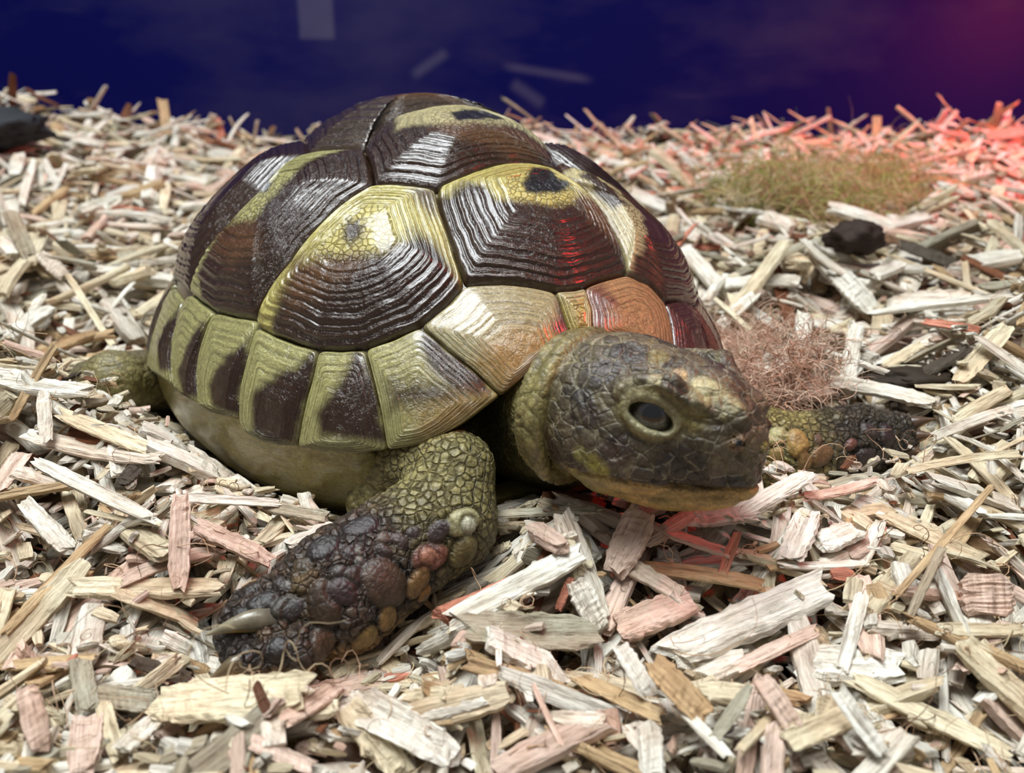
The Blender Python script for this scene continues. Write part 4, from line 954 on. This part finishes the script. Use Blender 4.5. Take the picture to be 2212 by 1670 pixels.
# chips the photo shows clearly: two ends, width (picture pixels), tint, lift of each end, words
HERO = [
(330,1555,668,1530,112,'C',.02,.08,'broad smooth cream wood chip just in front of the near forefoot'),
(150,1328,492,1325,52,'C',.05,.05,'straight straw-coloured wood chip pointing at the long grey claw'),
(393,1080,388,1300,42,'P',.45,.10,'pink-tinged narrow wood chip propped upright left of the near forefoot'),
(10,1395,240,1155,24,'T',.05,.3,'long thin brown stick leaning over the chips by the left edge'),
(0,1450,212,1430,28,'T',.1,.1,'flat tan wood chip at the left edge, level with the claws'),
(172,1440,192,1560,44,'G',.15,.05,'greyish upright wood chip below the tan chip at the left edge'),
(192,1560,180,1690,66,'P',.1,.0,'wide pinkish wood chip at the bottom left, under the greyish upright one'),
(58,1490,95,1640,50,'P',.15,.0,'pinkish ribbed wood chip near the bottom left corner'),
(198,1515,342,1530,58,'G',.05,.05,'grey-streaked blocky wood chip left of the broad cream chip'),
(222,1525,255,1650,36,'C',.1,.0,'narrow cream wood chip standing beside the grey-streaked blocky one'),
(268,1655,338,1590,50,'W',.0,.12,'short white wood chip below the broad cream chip'),
(535,1610,680,1672,36,'P',.1,.0,'slim pinkish wood chip at the bottom, right of the broad cream chip'),
(740,1520,985,1650,86,'W',.12,.0,'big pale split wood chip with a long groove, bottom centre-left'),
(880,1560,1052,1520,46,'W',.1,.15,'white wood chip resting across the big pale split chip'),
(610,1590,745,1500,40,'P',.0,.08,'reddish-shaded wood chip between the broad cream and the big split chip'),
(970,1372,1265,1218,60,'W',.05,.25,'grainy white wood chip slanting up towards the space under the chin'),
(1000,1390,1292,1402,86,'G',.0,.0,'broad greyish wood chip lying flat below the grainy white one'),
(1000,1440,1270,1525,40,'T',.1,.05,'brown-edged curved wood chip below the broad greyish chip'),
(1240,1268,1300,1382,54,'W',.3,.0,'stubby white wood chip leaning beside the broad greyish chip'),
(1330,1225,1480,1312,42,'W',.15,.2,'thin pointed white wood chip under the chin'),
(1380,1236,1662,1278,34,'T',.1,.12,'long rough brown wood chip lying level under the chin'),
(1335,1385,1500,1320,74,'P',.05,.15,'knotty pink-brown wood chip with a dark hollow'),
(1420,1440,1785,1282,84,'W',.05,.3,'very large pale plank-like wood chip right of centre'),
(1600,1120,1752,1030,40,'W',.1,.3,'white wood chip leaning up in front of the far foreleg'),
(1480,1150,1632,1138,46,'W',.1,.1,'pale wood chip lying level just right of the chin'),
(1702,1232,1748,1120,54,'W',.05,.2,'white deeply grooved wood chip standing right of the chin'),
(1765,1190,1852,1152,58,'W',.1,.1,'square-ended whitish wood chip beside the deeply grooved one'),
(1890,1122,2125,1232,38,'C',.15,.05,'long cream wood chip sloping down to the right edge'),
(1930,1300,2145,1055,16,'T',.1,.7,'long thin brown stick rising at the right edge'),
(1955,1360,2035,1190,18,'G',.0,.3,'thin grey splinter beside the long rising stick'),
(2128,1250,2135,1342,104,'P',.1,.05,'blocky pink-grey wood chip at the right edge'),
(2018,1385,2208,1386,36,'C',.1,.1,'flat cream wood chip at the right edge below the blocky one'),
(1815,1470,1862,1298,30,'W',.05,.3,'slender white wood chip leaning against the huge pale plank'),
(1582,1472,1765,1385,34,'P',.1,.25,'pinkish wood chip with a pointed end, below the huge pale plank'),
(1715,1440,1950,1450,90,'W',.0,.0,'large whitish wood chip under the slender leaning one'),
(1830,1480,2185,1655,46,'C',.15,.05,'very long cream wood chip sloping to the bottom right corner'),
(1805,1500,1905,1640,34,'W',.15,.0,'narrow bent white wood chip below the very long cream one'),
(1640,1475,1735,1622,46,'P',.12,.0,'pink-streaked wood chip under the pointed pinkish one'),
(1405,1440,1530,1570,56,'T',.15,.0,'dark-grained double wood chip, bottom right of centre'),
(1335,1400,1408,1520,38,'W',.1,.0,'white splintered wood chip left of the dark-grained double one'),
(1592,1660,1682,1560,24,'C',.0,.2,'thin cream wood chip at the bottom, right of centre'),
(1695,1640,1845,1575,58,'C',.05,.15,'rough cream wood chip with a frayed top, bottom right'),
(1402,1570,1412,1690,54,'W',.15,.0,'smooth whitish wood chip standing at the bottom edge, right of centre'),
(1190,1560,1312,1570,38,'W',.1,.1,'short bright white wood chip near the bottom centre'),
(1152,1510,1212,1640,14,'P',.25,.0,'curved pinkish sliver beside the short bright white chip'),
(1240,1470,1432,1562,38,'T',.12,.0,'tan wood chip with a frayed end, bottom centre'),
(1452,1540,1572,1665,26,'W',.2,.0,'cracked white sliver at the bottom right of centre'),
(1540,1612,1622,1490,26,'G',.0,.2,'slim greyish splinter between cracked sliver and pink-streaked chip'),
(1078,1450,1076,1388,14,'W',.0,.2,'tiny pale stick standing on the broad greyish chip'),
(65,1000,345,1138,32,'W',.15,.1,'long white wood chip slanting down on the left'),
(55,965,360,1022,40,'W',.05,.05,'whitish wood chip just behind the long slanting one on the left'),
(125,900,345,988,40,'C',.12,.12,'split cream wood chip left of the shell, above two white ones'),
(102,890,110,1008,28,'W',.35,.0,'short white stick standing upright on the left'),
(30,952,125,785,20,'T',.1,.6,'thin brown stick leaning up at the left edge'),
(0,838,205,860,44,'W',.05,.05,'long white wood chip at the left edge beside the hind foot'),
(190,870,402,936,30,'C',.12,.1,'golden cracked wood chip touching the bridge of the shell'),
(185,1122,352,1152,14,'C',.15,.1,'slim curved cream splinter on the left'),
(50,1090,160,1205,40,'W',.15,.0,'bent white wood chip at the far left'),
(370,1085,600,1096,26,'W',.1,.1,'long pale wood chip along the foot of the bridge'),
(560,1105,712,1132,28,'G',.1,.1,'grey-brown wood chip in the shade beside the near foreleg'),
(420,1150,592,1232,44,'P',.12,.05,'pinkish-white wood chip behind the near forefoot'),
(262,1075,300,1035,34,'D',.05,.15,'small charcoal-grey wood chip on the left'),
(0,1070,52,990,38,'P',.0,.1,'pinkish wood chip at the left edge below the thin stick'),
(195,798,292,794,10,'C',.2,.2,'thin cream twig lying over the hind foot'),
(145,595,245,752,13,'C',.3,.1,'long bent cream stick on the far left bedding'),
(25,480,75,592,28,'G',.8,.0,'greyish wood chip propped upright at the far left'),
(85,570,142,622,34,'W',.2,.05,'white leaf-shaped wood chip beside the propped greyish one'),
(1540,650,1727,640,34,'W',.15,.15,'pale wood chip just right of the shell, under the dark stick'),
(1590,622,1800,540,20,'G',.1,.6,'dark grey-green stick beside the black lump'),
(1810,600,1882,680,50,'W',.3,.15,'white ridged wood chip leaning right of the shell'),
(1915,660,2092,650,50,'W',.1,.1,'wide greenish-white wood chip beside the leaning ridged one'),
(1935,530,2062,576,28,'D',.3,.1,'flat dark grey wood chip right of the black lump'),
(2075,560,2172,606,20,'B',.3,.1,'narrow dark brown wood chip near the right edge'),
(1735,680,1735,768,30,'W',.3,.05,'small white wood chip standing on end right of the shell'),
(1550,742,1630,668,30,'W',.0,.25,'white wood chip leaning towards the rim of the shell'),
(1820,878,1852,700,28,'W',.0,.6,'tall white splinter standing behind the far foreleg'),
(1780,830,2030,882,38,'W',.15,.1,'long whitish wood chip behind the far foreleg'),
(2070,832,2182,705,42,'C',.1,.7,'pointed cream wood chip tilted up near the right edge'),
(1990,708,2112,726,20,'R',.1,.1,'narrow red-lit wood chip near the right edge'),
(1722,862,1812,842,48,'P',.1,.1,'flat peach-coloured wood chip behind the far foreleg'),
(1910,802,1992,750,24,'C',.0,.3,'yellowish wood chip over the dark hollow on the right'),
(2010,962,2182,900,28,'W',.05,.2,'thin pale wood chip beyond the far foot'),
(1950,1030,2205,990,22,'C',.1,.12,'long thin cream wood chip by the far foot at the right edge'),
(1730,1082,1892,1045,26,'P',.1,.15,'pink wood chip just below the far forefoot'),
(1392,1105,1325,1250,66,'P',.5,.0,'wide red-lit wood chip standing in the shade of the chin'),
(1380,1212,1505,1130,34,'P',.05,.3,'narrow pink wood chip crossing the red-lit one under the chin'),
(1040,1168,1292,1160,24,'G',.1,.1,'long greyish wood chip below the front of the plastron'),
(1062,1205,1100,1186,26,'C',.15,.2,'small cream chip sticking up between the foreleg and the chin'),
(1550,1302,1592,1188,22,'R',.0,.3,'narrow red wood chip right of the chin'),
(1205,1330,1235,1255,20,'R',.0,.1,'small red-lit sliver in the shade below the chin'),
]
hero_recs = []
def hpick(u, v):
    d = rayd(u, v); t = np.linspace(6, 46, 1600); P = C0 + t[:, None] * d; ii, jj = hget(P[:, 0], P[:, 1]); k = np.argmax(P[:, 2] < HS_[ii, jj] + .05); return P[k]
HS_ = HM_.copy()
for _ in range(6):
    HS_[1:-1, 1:-1] = (HS_[1:-1, 1:-1] * 2 + HS_[:-2, 1:-1] + HS_[2:, 1:-1] + HS_[1:-1, :-2] + HS_[1:-1, 2:]) / 6
for (u1, v1, u2, v2, wp, tn, l1, l2, words) in HERO:
    A, B_ = hpick(u1, v1), hpick(u2, v2)
    # keep splinters at believable lengths: an end that would lie far behind the other is lifted instead
    Zm = .5 * (project(A)[2] + project(B_)[2]); 
    du = math.hypot(u2 - u1, v2 - v1) / FPX * Zm
    if np.linalg.norm(B_ - A) > 1.35 * du + .2 or l1 + l2 > .39:
        f_, bk = (0, 1) if v1 > v2 else (1, 0)
        Zf = project((A, B_)[f_])[2]; Zb = Zf + .35 * du; uv = ((u1, v1), (u2, v2))[bk]; q_ = W(*uv, Zb)
        if f_ == 0: B_ = q_
        else: A = q_
    ss0 = np.linspace(0, 1, 9)[:, None]; PP = A + (B_ - A) * ss0; ii, jj = hget(PP[:, 0], PP[:, 1]); up = max(.05, min(.3, np.percentile(HM_[ii, jj] - PP[:, 2], 75)))
    A = A + np.array([0, 0, up]); B_ = B_ + np.array([0, 0, up])
    ex = B_ - A; L = np.linalg.norm(ex); ex = ex / L; w = wp / FPX * Zm; toc = C0 - A; toc /= np.linalg.norm(toc)
    nrm = np.array([0, 0, .75]) + toc * .55; nrm = nrm - ex * (nrm @ ex); nrm /= np.linalg.norm(nrm); ey = np.cross(nrm, ex)
    hero_recs.append(((A + B_) / 2, ex, ey, L, w, min(w * .32, .16), TINT[tn] * r.uniform(.95, 1.08), words, tn))
heroP = np.array([h[0] for h in hero_recs])
def covered(x):
    for h in hero_recs:
        d = x[0] - h[0]; al = d @ h[1]
        if abs(al) < h[3] * .5 + .1 and np.linalg.norm((d - al * h[1])[:2]) < h[4] * .5 + .10 and (d - al * h[1])[2] > -.04: return True
    return False
recs = [x for x in recs if x[0][1] > 22 or not covered(x)]

def chip_obj(c, ex, ey, L, w, t, tint, label, group, rr, M=14, N=18, jag=1.0):
    a = lambda v: np.array([v], float)
    V, P, Cc, q, tr, nv, o = chips_mesh(a(c), a(ex), a(ey), a(L), a(w), a(t), a(tint), M, N, rr, jag, curv=rr.normal(.12, .16, 1), bend=rr.normal(0, .02, 1))
    # torn fibres: roughen
    Vv = V[0]; 
    o_ = mk('wood_chip', Vv, [q, tr], M_CHIP, None, dict(Col=np.hstack([Cc[0], np.ones((nv, 1))]), P=P[0]), smooth=False, loc=c)
    tag(o_, label, 'wood chip', group); return o_
for k, (c, ex, ey, L, w, t, tint, words, tn) in enumerate(hero_recs): chip_obj(c, ex, ey, L, w, t, tint, words, 'wood chips of the bedding', np.random.default_rng(900 + k))

# the largest of the rest become objects of their own, the others one mass
bu, bv, bz = project(np.vstack([BV2[::5]]))
g0 = np.full((167, 222), 99.); np.minimum.at(g0, (np.clip(bv // 10, 0, 166).astype(int), np.clip(bu // 10, 0, 221).astype(int)), bz)
def occl(x):
    for s in (-.5, -.3, 0, .3, .5):
        for q_ in (-.4, .4):
            u, v, Z = project(x[0] + x[1] * s * x[3] + x[2] * q_ * x[4])
            if 0 <= v < 1670 and 0 <= u < 2212 and g0[int(v // 10), int(u // 10)] - .12 > Z and g0[int(v // 10), int(u // 10)] < 90: return True
    return False
recs = [x for x in recs if x[0][1] > 18 or not occl(x)]
Cn = np.array([x[0] for x in recs]); Ls = np.array([x[3] for x in recs]); Wd_ = np.array([x[4] for x in recs]); lay = np.array([x[7] for x in recs])
pu, pv_, pZ = project(Cn); ii, jj = hget(Cn[:, 0], Cn[:, 1]); vis = (pu > 20) & (pu < 2190) & (pv_ > 200) & (pv_ < 1655) & (Cn[:, 2] > HM_[ii, jj] - .22)
Zs = pZ; behind = np.zeros(len(Cn), bool)
# hidden behind the animal
bu, bv, bz = project(bodyP[::7]); grid = np.full((84, 112), 99.); np.minimum.at(grid, (np.clip(bv // 20, 0, 83).astype(int), np.clip(bu // 20, 0, 111).astype(int)), bz)
gz = grid[np.clip(pv_ // 20, 0, 83).astype(int), np.clip(pu // 20, 0, 111).astype(int)]; vis &= ~(gz < pZ)
dome_w = toworld(dome(np.stack([np.outer(np.linspace(0, 1.4, 80), np.cos(TH)), np.outer(np.linspace(0, 1.4, 80), np.sin(TH))], -1).reshape(-1, 2))[0]); bu, bv, bz = project(dome_w)
grid = np.full((84, 112), 99.); np.minimum.at(grid, (np.clip(bv // 20, 0, 83).astype(int), np.clip(bu // 20, 0, 111).astype(int)), bz); gz = grid[np.clip(pv_ // 20, 0, 83).astype(int), np.clip(pu // 20, 0, 111).astype(int)]; vis &= ~(gz < pZ)
score = np.where(vis, Ls * Wd_ / pZ ** 2 * (1 + .35 * (lay == 2)), 0)
NI = 300 - len(HERO); top = np.argsort(-score)[:NI]; is_top = np.zeros(len(recs), bool); is_top[top] = True
tn_names = 'WCPTGDBR'; cname = dict(W='whitish', C='cream', P='pinkish', T='tan', G='greyish', D='dark grey', B='brown', R='reddish')
LM = [(np.array(p), n) for p, n in [((560, 1400), 'the near forefoot'), ((1450, 1100), 'the chin'), ((1850, 980), 'the far foreleg'), ((450, 960), 'the bridge of the shell'), ((220, 820), 'the hind foot'), ((1850, 545), 'the black lump'), ((1720, 450), 'the green moss tuft')]]
hu, hv, hz_ = project(heroP)
used = set(h[7] for h in hero_recs)
for k in top:
    c, ex, ey, L, w, t, tint, _ = recs[k]; i = int(np.argmin(np.abs(TINTS / TINTS.sum(1, keepdims=True) - tint / tint.sum()).sum(1) + .0 + np.abs(TINTS.sum(1) * .95 - tint.sum()) * .3))
    col = cname[tn_names[i]]; size = 'long' if L > 1.3 else ('mid-sized' if L > .8 else 'short'); shape = 'thin' if w / L < .16 else ('broad' if w / L > .34 else 'narrow')
    a, b, _z = project(np.array([c - ex * L / 2, c + ex * L / 2])); dv, du_ = b[1] - b[0], a[1] - a[0]; ang_ = math.degrees(math.atan2(-dv, du_)) % 180
    ori = 'level' if ang_ < 15 or ang_ > 165 else ('upright' if 65 < ang_ < 115 else ('rising to the right' if ang_ < 65 else 'falling to the right'))
    order = np.argsort((hu - pu[k]) ** 2 + (hv - pv_[k]) ** 2)
    ref = None
    for qn in order[:12]:
        dx_, dy_ = pu[k] - hu[qn], pv_[k] - hv[qn]; dr = ('left of' if dx_ < 0 else 'right of') if abs(dx_) > abs(dy_) else ('behind' if dy_ < 0 else 'in front of')
        short = hero_recs[qn][7].split(',')[0]; wds = short.split()
        cut = next((z for z, x in enumerate(wds) if x in ('chip', 'stick', 'splinter', 'sliver', 'twig')), len(wds) - 1); short = ' '.join(x for x in wds[:cut + 1] if x not in ('wood',))
        lab = f'{size} {shape} {col} chip, {ori}, {dr} the {short}'
        if len(lab.split()) <= 16 and lab not in used: ref = lab; break
    if ref is None: ref = f'{size} {shape} {col} chip, {ori}, in the loose bedding'
    used.add(ref)
    chip_obj(c, ex, ey, L, w, t, tint, ref, 'wood chips of the bedding', np.random.default_rng(3000 + int(k)), 12, 12, .8)
rest = [i for i in range(len(recs)) if not is_top[i]]
def arrs(ix): return [np.array([recs[i][j] for i in ix], float) for j in range(7)]
near_ = [i for i in rest if pZ[i] < 15]; mid_ = [i for i in rest if 15 <= pZ[i] < 24]; far_ = [i for i in rest if pZ[i] >= 24]
lst = []
for ix, M, N in ((near_, 10, 8), (mid_, 8, 6), (far_, 6, 5)):
    c, ex, ey, L, w, t, tint = arrs(ix); lst.append(chips_mesh(c, ex, ey, L, w, t, tint, M, N, r, .8))
# crumbs
n = 5200; y = 5.2 + 20 * r.random(n) ** 1.3; x = r.uniform(-1, 1, n) * (.6 * y + 1.5); ii, jj = hget(x, y); z = HS_[ii, jj] + r.uniform(-.12, .06, n); okc = z < CEIL[ii, jj] - .05; x, y, z = x[okc], y[okc], z[okc]; n = len(x)
yaw = r.uniform(0, 6.28, n); ex = np.stack([np.cos(yaw), np.sin(yaw), r.normal(0, .4, n)], 1); ex /= np.linalg.norm(ex, axis=1, keepdims=True); ey = np.cross(np.tile([0, 0, 1.], (n, 1)) + r.normal(0, .4, (n, 3)), ex); ey /= np.linalg.norm(ey, axis=1, keepdims=True)
L = r.uniform(.08, .32, n); lst.append(chips_mesh(np.stack([x, y, z], 1), ex, ey, L, L * r.uniform(.25, .7, n), L * .2, TINTS[r.choice(8, n, p=TP)] * r.uniform(.7, 1.0, (n, 1)), 6, 4, r, .8))
tag(join_chips('wood_chip_bedding', lst), 'loose bed of pale splintered wood chips filling the enclosure', 'bedding', kind='stuff')

# =================================================================== fibres, moss, droppings
def tubes(name, curves, rad, cols, mat, m=4):
    Vs, Qs, Cs, off = [], [], [], 0
    for P, r0, cc in zip(curves, rad, cols):
        n = len(P); T = np.gradient(P, axis=0); T /= np.linalg.norm(T, axis=1, keepdims=True) + 1e-9; s = np.cross(T, [.3, .2, .9]); s /= np.linalg.norm(s, axis=1, keepdims=True) + 1e-9; b = np.cross(T, s)
        t_ = np.linspace(0, 2 * np.pi, m, endpoint=False); rr_ = (r0 * (1 - .6 * np.linspace(0, 1, n)))[:, None, None]
        V = P[:, None] + rr_ * (np.cos(t_)[None, :, None] * s[:, None] + np.sin(t_)[None, :, None] * b[:, None]); idg = np.arange(n * m).reshape(n, m) + off; nx = np.roll(idg, -1, 1)
        Qs.append(np.stack([idg[:-1], nx[:-1], nx[1:], idg[1:]], -1).reshape(-1, 4)); Vs.append(V.reshape(-1, 3)); Cs.append(np.tile(cc, (n * m, 1))); off += n * m
    C_ = np.vstack(Cs); return mk(name, np.vstack(Vs), np.vstack(Qs), mat, None, dict(Col=np.hstack([C_, np.ones((len(C_), 1))])), loc=Vs[0][0])
def strand(p, L, curl, r, up=.3, n=12):
    d = r.normal(0, 1, 3); d[2] = abs(d[2]) * up; d /= np.linalg.norm(d); P = [p]; 
    ax = r.normal(0, 1, 3) * curl
    for _ in range(n - 1):
        ax += r.normal(0, .5, 3) * curl; d = d + np.cross(ax, d) * .35; d[2] -= .03; d /= np.linalg.norm(d); P.append(P[-1] + d * L / n)
    return np.array(P)
cur, rad, cl = [], [], []
for k in range(1500):
    y = 6 + 26 * r.random() ** 1.5; x = r.uniform(-1, 1) * (.58 * y + .5); ii, jj = hget(np.array([x]), np.array([y])); z = HM_[ii, jj][0]
    if z > CEIL[ii, jj][0] - .12: continue
    q_ = strand(np.array([x, y, z + .02]), r.uniform(.3, 1.3), 1., r, .35); ia, ja = hget(q_[:, 0], q_[:, 1])
    if np.min(CEIL[ia, ja] - q_[:, 2]) < .05: continue
    cur.append(q_); rad.append(r.uniform(.0022, .0055) * (.8 + y / 16)); cl.append((rgb(190, 156, 122), rgb(206, 186, 150), rgb(120, 92, 70), rgb(200, 170, 140))[r.integers(4)])
tag(tubes('loose_fibres', cur, rad, cl, M_FIBRE), 'fine curly plant fibres scattered over the wood chips', 'fibres', kind='stuff')
def tuft(name, spots, n, col, L, label, cat, sx, sy, sz):
    cur, rad, cl = [], [], []
    for k in range(n):
        u, v = spots[r.integers(len(spots))]; p = hpick(u, v) + np.array([r.normal(0, sx), r.normal(0, sy), abs(r.normal(0, sz)) - .05])
        cur.append(strand(p, r.uniform(.5, 1) * L * 1.3, .55, r, .5, 11)); rad.append(r.uniform(.004, .010) * (1.6 if L > 1 else 1)); cl.append(col[r.integers(len(col))] * r.uniform(.7, 1.2))
    return tag(tubes(name, cur, rad, cl, M_FIBRE), label, cat, kind='stuff')
tuft('fibre_tuft', [(1600, 790), (1640, 850), (1600, 730), (1680, 820), (1720, 760), (1560, 820)], 1900, [rgb(214, 176, 154), rgb(222, 194, 170), rgb(176, 130, 106)], .8, 'fluffy tuft of reddish brown fibres behind the snout', 'fibre tuft', .35, .5, .14)
tuft('moss_tuft', [(1640, 430), (1700, 450), (1740, 470), (1780, 440), (1850, 430), (1900, 410)], 2200, [rgb(170, 166, 100), rgb(140, 150, 70), rgb(200, 180, 140), rgb(190, 140, 110), rgb(180, 170, 120)], 1.8, 'greenish tuft of dry moss in the bedding to the right', 'moss', 1.0, 1.0, .45)
def lump(name, u, v, rad, col, label, cat, sq=(1.25, 1, .8), seed=1, up=.95):
    p = hpick(u, v) + np.array([0, 0, rad * up]); sv, q = sphere(0, 1, 40, 26); d = 1 + .36 * fbm(sv * 2.2 + seed, 3, seed) + .2 * np.abs(fbm(sv * 5, 3, seed)); V = sv * d[:, None] * rad * np.array(sq)
    cc = col * (1 + .4 * fbm(sv * 4 + 3, 2)[:, None]); o = mk(name, V + p, q, M_FIBRE, None, dict(Col=np.hstack([np.clip(cc, .003, 1), np.ones((len(cc), 1))])), loc=p); return tag(o, label, cat)
lump('dried_dropping', 1842, 556, .42, rgb(48, 34, 28), 'small black dried lump at the end of the dark grey-green stick', 'lump')
lump('shade_lump', 1985, 796, .40, rgb(48, 38, 28), 'dark lump put in for the shade of the hollow on the right', 'shade_filler', (1.7, 1, .45), 4, -.35)  # added dark lump stands for the hollow's shade and dark material
lump('stone', -70, 300, 1.5, rgb(44, 48, 52), 'dark grey stone lying at the far left of the bedding near the blue wall', 'stone', (1.5, 1, .45), 7, .2)
SC['_done'] = 1
for o in list(bpy.data.objects):
    if '_o' in o.keys(): del o['_o']
